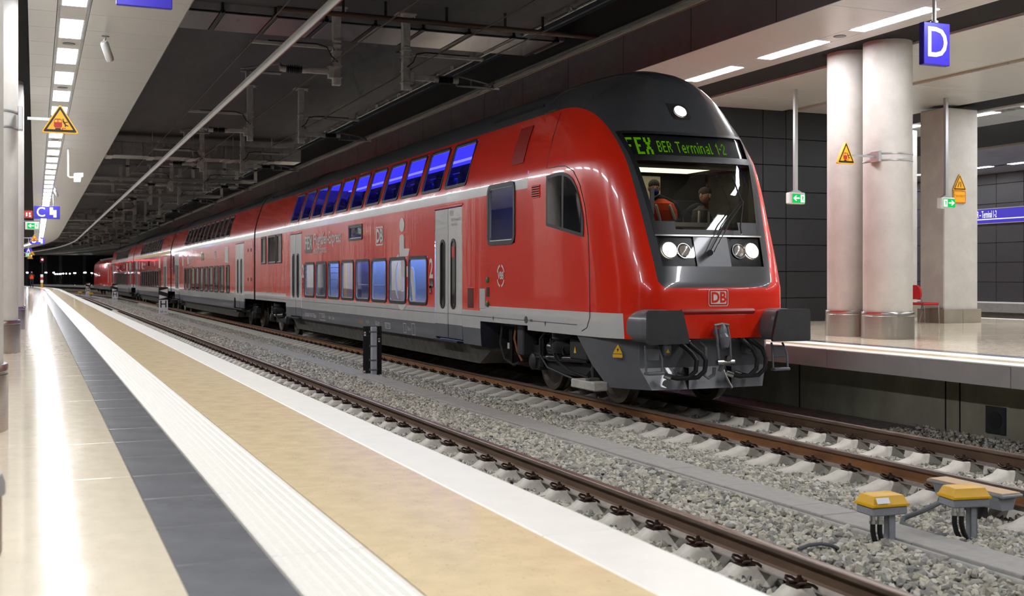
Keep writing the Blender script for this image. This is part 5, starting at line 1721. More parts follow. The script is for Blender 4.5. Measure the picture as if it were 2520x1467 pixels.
def warning_sign(label, P, w, h, arm=None, group=None, clampc=None):
    """yellow triangle: train and falling person; P = middle of the lower edge, faces -Y"""
    e = empty('warning_sign', label, 'sign', P, 0, group)
    MB().prism(tri(0, 0, w, h, w * 0.09), 'y', 0.0, 0.05).build('panel', m_signy, e)
    o, i = tri(0, h * 0.045, w * 0.88, h * 0.88, w * 0.05), tri(0, h * 0.125, w * 0.68, h * 0.68, w * 0.01)
    mb = MB()
    band(mb, [[(x, -0.002, z) for x, z in o], [(x, -0.002, z) for x, z in i]])
    mb.build('border', m_signk, e, smooth=0)
    flat = lambda nm, poly, m_, y=-0.003: MB().add([(x * w, y, z * h) for x, z in poly], [tuple(range(len(poly)))]).build(nm, m_, e, smooth=0)
    flat('train_symbol', [(-0.16, 0.24), (-0.13, 0.19), (0.02, 0.19), (0.05, 0.24), (0.05, 0.44), (0.01, 0.49), (-0.12, 0.49), (-0.16, 0.44)], m_signr)
    flat('train_symbol_window', [(-0.145, 0.37), (-0.065, 0.37), (-0.065, 0.45), (-0.12, 0.45), (-0.145, 0.43)], m_signy, -0.005)
    flat('train_symbol_window', [(-0.045, 0.37), (0.035, 0.37), (0.035, 0.43), (0.01, 0.45), (-0.045, 0.45)], m_signy, -0.005)
    flat('track_symbol', [(-0.13, 0.13), (0.02, 0.13), (0.005, 0.17), (-0.115, 0.17)], m_signk)
    flat('platform_symbol', [(0.05, 0.12), (0.07, 0.12), (0.07, 0.165), (0.15, 0.165), (0.15, 0.185), (0.05, 0.185)], m_signr)
    flat('person_symbol', [(0.06, 0.44), (0.09, 0.45), (0.12, 0.38), (0.20, 0.40), (0.20, 0.38), (0.13, 0.35), (0.15, 0.30), (0.22, 0.26), (0.21, 0.24), (0.15, 0.26), (0.14, 0.22), (0.12, 0.22), (0.12, 0.29), (0.08, 0.36)], m_signk)
    mb = MB(); mb.add([(x, -0.003, z) for x, z in ellipse(0.075 * w, 0.475 * h, 0.018 * w, 0.02 * h, 10)], [tuple(range(10))]); mb.build('person_symbol', m_signk, e, smooth=0)
    if arm:
        MB().box(*arm).build('bracket_arm', m_alu, e)
    if clampc:
        cx, cy, r, zs = clampc
        for z in zs:
            MB().lathe([(r, z - 0.012), (r + 0.006, z - 0.012), (r + 0.006, z + 0.012), (r, z + 0.012)], (cx, cy, 0), 40, caps=False).build('clamp_band', m_alu, e)
    return e
P = at(148, 328, Y=17.0)
e = warning_sign('yellow triangular train warning sign on the large left column', P, 0.50, 0.41, (-0.42, -0.05, 0.02, 0.04, 0.17, 0.21), 'triangular warning signs', (-0.62 - P.x, 17.3 - P.y, 0.402, (0.06, 0.28)))
MB().cbox(-0.62 + 0.40 - P.x, -0.62 + 0.46 - P.x, -0.06, 0.12, 0.02, 0.34, 0.006).build('clamp_block', m_alu, e)
P = at(2082.5, 403, Y=15.0)
e = warning_sign('yellow triangular train warning sign on the right-hand round columns', P, 0.36, 0.37, (0.1, 13.23 - 0.36 - P.x, 0.02, 0.04, 0.13, 0.16), 'triangular warning signs', (13.23 - P.x, 15.22 - P.y, 0.402, (0.09, 0.20)))
MB().cbox(13.23 - 0.42 - P.x, 13.23 - 0.36 - P.x, -0.05, 0.16, 0.06, 0.24, 0.006).build('clamp_block', m_alu, e)
for px, py, Y, lab in ((85, 594, 70.0, 'small triangular warning sign beyond the green exit sign on the left'), (79, 628, 105.2, 'tiny triangular warning sign farther along the left platform'), (74, 637, 113.9, 'farthest tiny triangular warning sign on the left platform')):
    P = at(px, py, Y=Y)
    warning_sign(lab, P, 0.50, 0.42, (-1.37 - P.x, -0.05, 0.02, 0.04, 0.17, 0.21), 'triangular warning signs')

def hanging_sign(name, label, P, w, h, th, txt=None, pole_x=0.0, top=SOFFIT, pictos=None, group=None, tsize=None, pole_r=0.03):
    """blue box sign on a pole from the soffit; P = centre of the lower edge"""
    e = empty(name, label, 'sign', P, 0, group)
    MB().cbox(-w / 2, w / 2, 0, th, 0, h, 0.008).build('panel', m_signb, e)
    if txt:
        text_mesh('letter', txt, tsize or h * 1.05, m_signw, e, FACE_CAM((pictos or 0, -0.004, h * 0.5)), 'CENTER', bold=0.004, scale_x=0.9)
    if top - (P[2] + h) > 0.01:
        MB().cyl((pole_x, th / 2, h), (pole_x, th / 2, top - P[2]), pole_r, n=14).cyl((pole_x, th / 2, h), (pole_x, th / 2, h + 0.03), pole_r * 1.8, n=14).build('pole', m_alu, e)
    return e
P = at(2306, 160, Y=12.35)
D = hanging_sign('platform_section_sign', 'blue hanging sign with a white letter D over the right platform', P, 0.47, 0.59, 0.10, 'D', tsize=0.60)
P = at(356, 17, Y=13.4)
hanging_sign('platform_section_sign', 'blue sign cut off by the top picture edge on the left', P, 0.60, 0.60, 0.06)
def picto_pages(e, x, h, w):
    MB().add([(x - 0.16, -0.004, 0.20), (x - 0.02, -0.004, 0.20), (x - 0.02, -0.004, h - 0.06), (x - 0.16, -0.004, h - 0.06)], [(0, 1, 2, 3)]).build('page_symbol', m_signw, e, smooth=0)
    MB().add([(x - 0.0, -0.006, 0.08), (x + 0.13, -0.006, 0.08), (x + 0.13, -0.006, h - 0.18), (x - 0.0, -0.006, h - 0.18)], [(0, 1, 2, 3)]).build('page_symbol', m_signw, e, smooth=0)
for px, py, Y, t, lab in ((115.5, 539, 57.0, 'C', 'blue hanging sign with letter C and page symbol on the left platform'), (91.5, 601, 103.0, 'B', 'small blue hanging sign with letter B beyond sign C')):
    P = at(px, py, Y=Y)
    e = hanging_sign('platform_section_sign', lab, P, 1.12, 0.60, 0.06, t, 0.28, SOFFIT, -0.26)
    picto_pages(e, 0.28, 0.60, 0.5)
P = at(70, 623, Y=122.0)
hanging_sign('platform_section_sign', 'tiny blue sign with letter A at the far left platform end', P, 0.6, 0.5, 0.06, 'A', 0.0, SOFFIT + 0.06)

m_green = emis('exit_sign_green', '#14a848', 1.3)
m_exitw = emis('exit_sign_white', '#eef8ee', 1.5)
def exit_sign(label, P, pole_top, left=True, w=0.40, h=0.24, poled=True):
    e = empty('exit_sign', label, 'sign', P, 0, 'green exit signs')
    MB().cbox(-w / 2, w / 2, 0, 0.14, 0, h, 0.02).build('housing', mat('exit_housing', '#d9dcd6', 0.5), e)
    MB().add([(-w * .34, -0.002, h * .10), (w * .47, -0.002, h * .10), (w * .47, -0.002, h * .86), (-w * .34, -0.002, h * .86)], [(0, 1, 2, 3)]).build('green_face', m_green, e, smooth=0)
    s = 1 if left else -1
    c = w * (-0.08 if left else 0.22)
    ar = [(-0.2, 0.5), (-0.02, 0.74), (0.03, 0.70), (-0.06, 0.56), (0.2, 0.56), (0.2, 0.44), (-0.06, 0.44), (0.03, 0.30), (-0.02, 0.26)]
    MB().add([(c + s * a * w * 1.0, -0.004, b * h) for a, b in ar], [tuple(range(len(ar)))]).build('arrow', m_exitw, e, smooth=0)
    c2 = w * (0.30 if left else -0.20)
    MB().add([(c2 + a * w, -0.004, b * h) for a, b in ((-0.12, 0.16), (0.13, 0.16), (0.13, 0.80), (-0.12, 0.80))], [(0, 1, 2, 3)]).build('door_symbol', m_exitw, e, smooth=0)
    MB().add([(c2 + a * w, -0.006, b * h) for a, b in ((-0.06, 0.22), (-0.03, 0.22), (0.0, 0.42), (0.04, 0.24), (0.07, 0.24), (0.04, 0.52), (0.08, 0.60), (0.0, 0.70), (-0.07, 0.60), (-0.05, 0.55), (-0.02, 0.60), (-0.03, 0.45))], [tuple(range(12))]).build('running_symbol', m_green, e, smooth=0)
    if poled:
        MB().box(-0.035, 0.035, 0.04, 0.11, h, pole_top - P[2]).prism([(-0.14, h), (0.14, h), (0.04, h + 0.05), (-0.04, h + 0.05)], 'y', 0.03, 0.12).build('pole', m_alu, e)
    else:
        MB().box(min(-w * 0.65, -1.37 - P[0]), w * 0.5, 0.03, 0.11, h, h + 0.06).build('bracket_arm', mat('bracket_grey', '#77777a', 0.5), e)
    return e
exit_sign('green exit sign with left arrow hanging behind the train nose', at(1963, 502, Y=19.35), SOFFIT, True)
exit_sign('green exit sign with right arrow hanging beside the square pier', at(2334, 513, Y=19.05), SOFFIT, False)
exit_sign('green exit sign with left arrow beside the blue C sign', at(79, 565, Y=52.4), SOFFIT, True, 0.56, 0.32, False)
exit_sign('small green exit sign at the far end of the left platform', at(71, 632, Y=114.0), SOFFIT, True, 0.56, 0.34, False)
P = at(70, 537, Y=52.4)
e = empty('fire_sign', 'small red fire equipment sign above the green exit sign on the left', 'sign', P)
MB().cbox(-0.16, 0.16, 0, 0.03, 0, 0.32, 0.004).build('panel', m_signr, e)
MB().box(-0.10, -0.04, -0.004, 0, 0.08, 0.24).box(0.02, 0.10, -0.004, 0, 0.06, 0.12).box(0.02, 0.08, -0.004, 0, 0.15, 0.24).build('symbol', m_signw, e)
MB().box(-1.37 - P.x, -0.16, 0.01, 0.03, 0.14, 0.18).build('bracket_arm', m_alu, e)

# yellow notice on the pier
P = at(2362, 500, Y=19.77)
e = empty('notice_plate', 'orange-yellow narrowing notice with triangle on the square pier', 'notice', P)
MB().cbox(-0.18, 0.18, 0.0, 0.02, 0, 0.28, 0.004).build('lower_plate', m_signy, e)
MB().prism(tri(0, 0.29, 0.40, 0.38, 0.03), 'y', 0.0, 0.02).build('triangle_plate', m_signy, e)
mb = MB()
band(mb, [[(x, -0.002, z) for x, z in tri(0, 0.305, 0.35, 0.33, 0.02)], [(x, -0.002, z) for x, z in tri(0, 0.33, 0.28, 0.265, 0.005)]])
mb.build('border', m_signk, e, smooth=0)
MB().box(0.02, 0.035, -0.003, 0, 0.36, 0.48).tube([(-0.05, -0.002, 0.36), (-0.05, -0.002, 0.39), (-0.02, -0.002, 0.44), (-0.02, -0.002, 0.48)], 0.007, 5).build('symbol', m_signk, e)
band_ = MB()
band(band_, [[(x, -0.002, z) for x, z in rrect(-0.17, 0.17, 0.01, 0.27, 0.01)], [(x, -0.002, z) for x, z in rrect(-0.16, 0.16, 0.02, 0.26, 0.01)]])
band_.build('border', m_signr, e, smooth=0)
text_mesh('lettering', 'Verengter Gehwegbereich\nbitte nicht aufhalten', 0.028, m_signr, e, FACE_CAM((0, -0.004, 0.16)), 'CENTER')

# station name board on the far wall
XW = 33.0
za, zb = 3.83, 4.40
e = empty('station_name_board', 'long blue station name board on the far dark wall', 'sign', (XW - 0.12, 33.0, za))
MB().cbox(0, 0.05, -9.5, 0.8, 0, zb - za, 0.01).build('panel', m_signb, e)
MB().box(-0.004, 0, -9.4, 0.75, 0.15, 0.185).build('white_line', m_signw, e)
MB().box(-0.01, 0.0, -9.5, 0.8, zb - za - 0.02, zb - za).box(-0.01, 0.0, -9.5, 0.8, 0, 0.02).build('edge', m_steel, e)
text_mesh('lettering', 'Flughafen BER \u2013 Terminal 1-2', 0.37, m_signw, e, FACE_LEFT((-0.006, 0.63, 0.34)), 'LEFT', bold=0.003, scale_x=0.375)

# red chair behind the columns
e = empty('visitor_chair', 'red upholstered chair with chrome legs behind the round columns', 'chair', (18.36, 19.98, PLAT_R), R(90))
m_rch = mat('red_upholstery', '#b3161c', 0.8)
seat = MB().cbox(-0.23, 0.23, -0.28, 0.20, 0.41, 0.47, 0.025)
seat.build('seat', m_rch, e)
bk = MB()
L0 = rrect(-0.22, 0.22, 0.54, 0.86, 0.12, 6)
band(bk, [[(x, 0.20 + (z - 0.5) * 0.15, z) for x, z in L0], [(x, 0.25 + (z - 0.5) * 0.15, z) for x, z in L0]])
bk.add([(x, 0.20 + (z - 0.5) * 0.15, z) for x, z in L0], [tuple(range(len(L0)))]).add([(x, 0.25 + (z - 0.5) * 0.15, z) for x, z in L0], [tuple(range(len(L0)))])
bk.build('backrest', m_rch, e)
for sx in (-1, 1):
    MB().tube([(sx * 0.22, -0.27, 0.0), (sx * 0.22, -0.25, 0.40), (sx * 0.21, -0.22, 0.41)], 0.011, 8).build('leg', m_chrome, e)
    MB().tube([(sx * 0.22, 0.30, 0.0), (sx * 0.21, 0.20, 0.40), (sx * 0.19, 0.24, 0.62)], 0.011, 8).build('leg', m_chrome, e)

# ================================================================== trackside things
m_black_post = mat('black_post', '#151515', 0.6)
def stop_sign(label, px, py, s, txt):
    P = trk(s, 6.28, -0.20)
    e = empty('stop_sign', label, 'sign', P, trk_ang(s), 'H stop signs')
    MB().cbox(-0.045, 0.045, 0.0, 0.06, 0.0, 1.5, 0.006).build('post', m_black_post, e)
    MB().box(-0.24, 0.24, -0.03, 0.0, 0.85, 1.52).build('back_plate', m_black_post, e)
    MB().box(-0.23, 0.23, -0.045, -0.03, 0.36, 0.84).build('letter_plate', m_signw, e)
    MB().box(-0.23, 0.23, -0.045, -0.03, 0.09, 0.355).build('number_plate', m_signw, e)
    MB().add([(-0.20, -0.034, 1.33), (0.22, -0.034, 1.20), (0.22, -0.034, 1.44)], [(0, 1, 2)]).build('white_triangle', m_signw, e, smooth=0)
    MB().add([(-0.22, -0.034, 0.88), (0.20, -0.034, 0.99), (-0.22, -0.034, 1.12)], [(0, 1, 2)]).build('white_triangle', m_signw, e, smooth=0)
    text_mesh('letter', 'H', 0.52, m_signk, e, FACE_CAM((0, -0.048, 0.60)), bold=0.008)
    text_mesh('number', txt, 0.17, m_signk, e, FACE_CAM((0, -0.048, 0.215)))
stop_sign('nearest white H stop sign with 60 m plate between the tracks', 409, 777, 63.0, '60 m')
stop_sign('second white H stop sign, farther along between the tracks', 270, 740, 103.0, '100 m')
stop_sign('farthest small white H stop sign by the bend', 217, 724, 137.0, '140 m')
# black board on a grey post
P = at(918, 928, Z=-0.17)
e = empty('trackside_board', 'back of a black signal board on a grey post beside the train', 'board', P, 0)
MB().cbox(-0.055, 0.055, -0.10, 0.0, 0.0, 1.0, 0.008).build('post', mat('grey_painted_post', '#babbc0', 0.5, var=(20, 0.1)), e)
bd = MB().cbox(-0.20, 0.18, 0.003, 0.02, 0.02, 0.82, 0.004).cbox(-0.20, 0.18, 0.003, 0.02, 0.825, 1.01, 0.004)
bd.build('board', m_black_post, e)
for z in (0.15, 0.34, 0.62, 0.90):
    MB().box(-0.062, 0.062, -0.107, 0.002, z - 0.012, z + 0.012).box(-0.085, -0.06, -0.03, 0.003, z - 0.02, z + 0.02).build('clamp', m_zinc, e)
for x, z in ((-0.165, 0.86), (0.125, 0.73), (-0.175, 0.09)):
    MB().box(x - 0.018, x + 0.018, 0.0, 0.003, z - 0.04, z + 0.04).build('sticker', m_signw, e)
    MB().box(x - 0.012, x + 0.012, -0.001, 0.0, z - 0.01, z + 0.02).build('sticker_mark', m_signr, e)

# axle counter boxes
m_ylid = mat('yellow_plastic_lid', '#e8b108', 0.45)
m_gpost = mat('grey_steel_post', '#8f9298', 0.55, var=(30, 0.1))
def counter_box(label, P, rz, cables, tagp):
    e = empty('cable_junction_box', label, 'junction box', P, rz, 'yellow junction boxes')
    lid = MB()
    A = [(-0.16, -0.11), (0.16, -0.11), (0.16, 0.11), (-0.16, 0.11)]
    B = [(-0.125, -0.08), (0.125, -0.08), (0.125, 0.08), (-0.125, 0.08)]
    vs = [(x, y, 0.33) for x, y in A] + [(x, y, 0.345) for x, y in A] + [(x * 0.93, y * 0.93, 0.35) for x, y in A] + [(x, y, 0.405) for x, y in B] + [(x * 0.85, y * 0.8, 0.412) for x, y in B]
    fs = [(3, 2, 1, 0)] + [(k * 4 + i, k * 4 + (i + 1) % 4, k * 4 + 4 + (i + 1) % 4, k * 4 + 4 + i) for k in range(4) for i in range(4)] + [(16, 17, 18, 19)]
    lid.add(vs, fs).build('lid', m_ylid, e)
    MB().cbox(-0.15, 0.15, -0.10, 0.10, 0.265, 0.328, 0.008).build('base_tray', m_gpost, e)
    MB().cbox(0.015, 0.075, -0.06, -0.048, 0.0, 0.27, 0.003).cbox(0.015, 0.027, -0.06, 0.0, 0.0, 0.27, 0.003).cbox(0.063, 0.075, -0.06, 0.0, 0.0, 0.27, 0.003).build('post', m_gpost, e)
    for x, y in ((-0.10, -0.03), (-0.055, -0.05)):
        MB().cyl((x, y, 0.22), (x, y, 0.27), 0.022, n=10).cyl((x, y, 0.20), (x, y, 0.225), 0.027, n=8).build('cable_gland', m_chrome, e)
        MB().tube([(x, y, 0.22), (x, y, 0.14), (x + 0.015, y, 0.08), (x + 0.045, y, 0.02), (x + 0.07, y, -0.04)], 0.019, 8).build('cable', m_dark, e)
    if tagp:
        M = frame((-0.06, -0.0985, 0.375), (1, 0, 0), (0, 0.03, 0.055))
        MB().add([M @ Vector(p) for p in ((-0.06, -0.022, 0.004), (0.05, -0.022, 0.004), (0.05, 0.022, 0.004), (-0.06, 0.022, 0.004))], [(0, 1, 2, 3)]).build('label', m_signw, e, smooth=0)
    return e
P1_ = at(2170, 1352, Z=-0.19)
counter_box('yellow-lidded junction box with a white tag beside the cable trough', P1_, R(-4), 2, True)
P2_ = at(2372, 1330, Z=-0.18)
counter_box('yellow-lidded junction box next to the track magnet', P2_, R(-10), 2, False)
# loose cables
tag(MB().tube([at(1965, 1352, Z=-0.13), at(1990, 1342, Z=-0.11), at(2020, 1338, Z=-0.10), at(2045, 1342, Z=-0.12), at(2062, 1350, Z=-0.15)], 0.014, 8).build('loose_cable', mat('grey_cable', '#55585a', 0.6)), 'short dark cable end lying on the ballast beside the near rail', 'cable')
tag(MB().tube([at(2330, 1228, Z=0.02), at(2270, 1258, Z=-0.03), at(2225, 1275, Z=-0.08), at(2220, 1288, Z=-0.11), at(2260, 1310, Z=-0.13), at(2300, 1318, Z=-0.13), at(2335, 1318, Z=-0.12)], 0.020, 8).build('loose_cable', mat('grey_cable', '#55585a', 0.6)), 'thick dark cable looping from the track magnet to the trough', 'cable')
# track magnet with tan top beside the rail
Pa, Pb = at(2290, 1172, Z=0.03), at(2490, 1213, Z=0.03)
yc = (Pa.y + Pb.y) / 2
ln = abs(Pa.y - Pb.y) / 2
e = empty('track_magnet', 'grey track magnet with a tan top plate beside the rail of the train track', 'track magnet', (7.42, yc, -0.25))
MB().cbox(-0.13, 0.10, -ln, ln, 0.235, 0.262, 0.008).build('body', m_gpost, e)
MB().cbox(-0.115, 0.085, -ln + 0.02, ln - 0.02, 0.260, 0.272, 0.003).build('top_plate', mat('tan_plate', '#c9a983', 0.6), e)
for k in (-0.62, 0.0, 0.62):
    MB().prism([(-0.12, 0.235), (0.09, 0.235), (0.05, 0.12), (-0.07, 0.12)], 'y', k * ln - 0.10, k * ln + 0.10).build('underside_block', m_gpost, e)
MB().cbox(-0.05, 0.06, -0.1, 0.1, -0.05, 0.14, 0.01).build('support', m_under, e)
for px, py, Y, lab in ((160, 712, 128, 'tiny yellow marker box on the ballast at the bend'), (197, 714, 133, 'second tiny yellow marker box on the ballast at the bend'), (224, 723, 122, 'yellow marker on legs beside the farthest stop sign')):
    p = at(px, py, Y=Y)
    e = empty('marker_box', lab, 'marker', (p.x, p.y, -0.2))
    MB().cbox(-0.2, 0.2, -0.12, 0.12, 0.35, 0.55, 0.03).build('lid', m_ylid, e)
    MB().box(-0.04, 0.04, -0.04, 0.04, 0, 0.36).build('post', m_gpost, e)

# ================================================================== overhead line
m_cond = mat('conductor_rail_aluminium', '#a7a49b', 0.4, metal=0.55, var=(5, 0.12), stretch=(1, 0.2, 1))
m_wire = mat('wire_brown', '#5d5348', 0.6)
def conductor(X, Z, lab):
    prof = [(-0.012, 0.0), (0.012, 0.0), (0.02, 0.025), (0.024, 0.07), (0.05, 0.078), (0.05, 0.105), (-0.05, 0.105), (-0.05, 0.078), (-0.024, 0.07), (-0.02, 0.025)]
    e = MB().sweep([(X + a, Z + b) for a, b in prof], ksegs(-6, 230)).build('conductor_rail', m_cond)
    tag(e, lab, 'overhead rail')
    MB().sweep([(X - 0.008, Z - 0.012), (X + 0.008, Z - 0.012), (X + 0.010, Z + 0.001), (X - 0.010, Z + 0.001)], ksegs(-6, 230)).build('contact_wire', mat('copper_wire', '#8a5a3a', 0.4, metal=0.8), e)
    return e
conductor(3.60, 5.34, 'overhead conductor rail above the empty near track')
conductor(C2, 5.60, 'overhead conductor rail above the train')
m_susp = mat('grey_support_steel', '#b4b5b3', 0.6, metal=0.2, var=(12, 0.15))
m_ins = mat('brown_black_insulator', '#1d1715', 0.35)
def support_meshes(sg, reach, zc):
    """post with arm; arm points to sg; origin at ceiling"""
    out = {}
    out['post'] = (MB().cbox(-0.075, 0.075, -0.075, 0.075, -1.48, -0.02, 0.008), m_susp)
    out['ceiling_plate'] = (MB().cbox(-0.19, 0.19, -0.15, 0.15, -0.03, 0.0, 0.004).cyl((-0.15, -0.1, -0.09), (-0.15, -0.1, -0.03), 0.015, n=6).cyl((0.15, -0.1, -0.09), (0.15, -0.1, -0.03), 0.015, n=6), m_susp)
    za = -1.23
    cl_ = MB()
    for z in (-0.72, -0.84, -1.12, -1.34):
        cl_.box(-0.09, 0.09, -0.09, 0.09, z - 0.012, z + 0.012)
    out['clamp'] = (cl_, m_susp)
    x = lambda a: sg * a
    bx = lambda a, b, y0, y1, z0, z1: (min(x(a), x(b)), max(x(a), x(b)), y0, y1, z0, z1)
    out['arm'] = (MB().cbox(*bx(0.07, 0.62, -0.05, 0.05, za - 0.05, za + 0.05), 0.006).box(*bx(0.07, 0.16, -0.07, 0.07, za - 0.12, za + 0.10)), m_susp)
    ins = MB().cyl((x(0.62), 0, za), (x(1.02), 0, za), 0.05, n=12)
    for k in range(9):
        ins.lathe([(0.05, -0.008), (0.085, 0.0), (0.05, 0.008)], (x(0.67 + 0.035 * k), 0, za), 14, 'x')
    out['insulator'] = (ins, m_ins)
    cap = MB().cyl((x(0.58), 0, za), (x(0.67), 0, za), 0.065, n=12).cyl((x(0.96), 0, za), (x(1.08), 0, za), 0.065, n=12)
    out['insulator_cap'] = (cap, m_susp)
    e = reach + 0.12
    br = MB()
    br.tube([(x(1.06), 0, za + 0.09), (x(e), 0, za - 0.06)], 0.022, 6)
    br.tube([(x(1.06), 0, za - 0.10), (x(e), 0, za - 0.10)], 0.026, 6)
    br.tube([(x(1.06), 0, za + 0.09), (x(1.06), 0, za - 0.10)], 0.026, 6)
    br.tube([(x(1.35), 0, za + 0.03), (x(1.35), 0, za - 0.10)], 0.018, 6)
    br.box(*bx(reach - 0.03, reach + 0.03, -0.05, 0.05, zc, za - 0.08))
    out['bracket'] = (br, m_zinc)
    rod = MB().cbox(*bx(0.07, 1.62, -0.035, 0.035, -0.80, -0.74), 0.004)
    out['earth_rod'] = (rod, m_susp)
    out['cable'] = (MB().tube([(x(1.3), -0.045, -0.735), (x(0.4), -0.045, -0.73), (x(0.2), -0.07, -0.78), (x(0.12), -0.10, -0.95), (x(0.0), -0.10, -1.05)], 0.012, 6), m_dark)
    return {k: mb.mesh(k, m_) for k, (mb, m_) in out.items()}
SL = support_meshes(-1, 5.27 - 3.60, 5.34 + 0.105 - SLAB)
SR = support_meshes(1, C2 - 6.64, 5.60 + 0.105 - SLAB)
for k in range(14):
    s = 21.2 + 9.45 * k
    for me, X, which in ((SL, 5.27, 'near track'), (SR, 6.64, 'train')):
        P = trk(s, X, SLAB)
        place = ['nearest', 'second', 'third', 'fourth', 'fifth', 'sixth', 'seventh', 'eighth'][k] if k < 8 else 'far'
        e = empty('overhead_line_support', f'{place} ceiling post with insulator arm carrying the conductor rail above the {which}', 'ceiling support', P, trk_ang(s), 'overhead line supports')
        for nm, m_ in me.items():
            put(nm, m_, e)
for X, Z, lab in ((3.66, 6.13, 'thin earth wire left of the near-track supports'), (5.16, 5.86, 'thin wire along the left row of ceiling posts'), (6.75, 5.86, 'thin wire along the right row of ceiling posts'), (8.25, 6.13, 'thin earth wire above the train roof')):
    tag(MB().sweep([(X - 0.009, Z - 0.009), (X + 0.009, Z - 0.009), (X + 0.009, Z + 0.009), (X - 0.009, Z + 0.009)], ksegs(-6, 138)).build('earth_wire', m_wire), lab, 'wire')
# cable ladder along the ceiling edge
cl2 = MB().sweep([(9.30, SLAB - 0.13), (9.33, SLAB - 0.13), (9.33, SLAB - 0.10), (9.30, SLAB - 0.10)], ksegs(2, 200)).build('cable_ladder', m_susp)
tag(cl2, 'cable ladder along the dark ceiling edge above the train', 'cable tray')
me_h = MB().box(9.29, 9.35, -0.03, 0.03, SLAB - 0.12, SLAB).mesh('hanger', m_susp, 0)
for i in range(60):
    put('hanger', me_h, cl2, (0, 4 + 1.1 * i, 0))
# transverse ducts under the ceiling
def duct(s, z0, z1, dep, kind, lab, x1=9.1):
    p = trk(s, 0, 0)
    e = empty('ventilation_duct', lab, 'duct', p, trk_ang(s), 'ducts across the ceiling')
    if kind == 'solid':
        n = 10
        for i in range(n):
            a = 2.1 + (x1 - 2.1) * i / n
            b = 2.1 + (x1 - 2.1) * (i + 1) / n
            MB().cbox(a + 0.004, b - 0.004, 0, dep, z0, z1, 0.01).build('duct_section', m_zincd, e)
            if i % 2 == 0:
                MB().box(a + 0.3, a + 0.32, -0.03, -0.01, z0 - 0.02, SLAB).box(a + 0.2, a + 0.42, -0.04, dep, z0 - 0.03, z0 - 0.005).build('duct_hanger', m_susp, e)
    else:
        mb = MB().cbox(2.1, x1, 0, 0.10, z0, z0 + 0.09, 0.006).cbox(2.1, x1, dep, dep + 0.10, z0, z0 + 0.09, 0.006).box(2.1, x1, 0.0, dep, z0 + 0.09, z0 + 0.10).box(2.1, x1, 0, 0.06, z1 - 0.08, z1)
        mb.build('tray', m_zincd, e)
        n = 5
        for i in range(n + 1):
            a = 2.2 + (x1 - 2.35) * i / n
            MB().box(a, a + 0.14, 0.0, 0.06, z0 + 0.08, SLAB).build('strut', m_susp, e)
    return e
m_zincd = mat('dusty_galvanised_steel', '#9a9b9b', 0.4, metal=0.55, var=(9, 0.2))
duct(42.0, 6.10, 6.58, 1.2, 'solid', 'nearest grey metal duct across the ceiling above the first carriage')
duct(51.0, 6.05, 6.62, 0.9, 'frame', 'open cable frame across the ceiling behind the nearest duct')
duct(54.2, 6.05, 6.30, 0.6, 'frame', 'slim cable tray across the ceiling behind the open frame', 8.8)
duct(61.0, 6.05, 6.70, 1.0, 'frame', 'second open cable frame farther along the ceiling')
for k, (s, z0, z1, kd) in enumerate(((90, 6.1, 6.6, 'solid'), (95, 6.05, 6.5, 'frame'), (100, 6.05, 6.6, 'frame'), (103, 6.05, 6.5, 'frame'), (112, 6.0, 6.5, 'solid'), (119, 6.0, 6.5, 'frame'), (127, 6.0, 6.5, 'frame'), (140, 6.0, 6.6, 'solid'))):
    duct(s, z0, z1, 0.9, kd, ['first', 'second', 'third', 'fourth', 'fifth', 'sixth', 'seventh', 'last'][k] + ' small far duct or tray across the ceiling near the bend')
# smooth metal panels under the ceiling near the top of the picture
e = empty('ceiling_panel_row', 'row of smooth grey metal panels across the dark ceiling at the top', 'ceiling panels', (0, 21.7, 6.74))
for i in range(8):
    a = 2.3 + i * 0.98
    MB().cbox(a, a + 0.86, 0, 1.55, 0, 0.02, 0.004).build('panel', mat('smooth_grey_panel', '#7c7a7e', 0.3, metal=0.5), e)
    MB().box(a + 0.88, a + 0.96, -0.1, 1.6, 0.0, 0.05).box(a + 0.90, a + 0.94, -0.10, -0.05, 0.0, 0.19).build('rail', m_under, e)
MB().box(2.1, 10.3, 0.0, 1.5, 0.05, 0.19).build('backing', m_fascia, e)
pp = MB().tube([(4.0, 20.4, 6.62), (11, 20.4, 6.62)], 0.05, 10).build('ceiling_pipe', mat('brown_pipe', '#4a3a2e', 0.6))
tag(pp, 'thin brown pipe across the dark ceiling at the top edge', 'pipe')
for x in (5.2, 6.0, 7.2, 8.4, 9.2):
    MB().box(x - 0.02, x + 0.02, 20.38, 20.42, 6.6, SLAB).build('pipe_hanger', m_under, pp)

# ================================================================== cameras and loudspeakers on the left soffit
def cctv(px, py, Y, lab, big=1.0):
    p = at(px, py, Z=SOFFIT) if Y is None else trk(Y, 1.0, SOFFIT)
    e = empty('surveillance_camera', lab, 'camera', p, 0, 'ceiling cameras')
    MB().cbox(-0.06, 0.06, -0.05, 0.05, -0.02, 0.0, 0.004).tube([(0, 0, -0.02), (-0.015, 0, -0.07), (-0.03, 0, -0.13)], 0.02, 8).build('mount', m_alu, e)
    c = MB().lathe([(0.02, -0.16), (0.055, -0.16), (0.065, -0.13), (0.065, 0.14), (0.05, 0.17), (0.02, 0.17)], (0, 0, 0), 18)
    c.xform(Matrix.Translation((0.03, 0, -0.24)) @ Matrix.Rotation(R(-22), 4, 'Y') @ Matrix.Rotation(R(28), 4, 'X'))
    c.build('housing', mat('camera_grey', '#a7a6a2', 0.35, metal=0.4), e)
    return e
cctv(259, 90, None, 'nearest grey surveillance camera under the left soffit')
cctv(136, 462, None, 'second grey surveillance camera above the blue C sign')
P = at(168, 366, Z=SOFFIT)
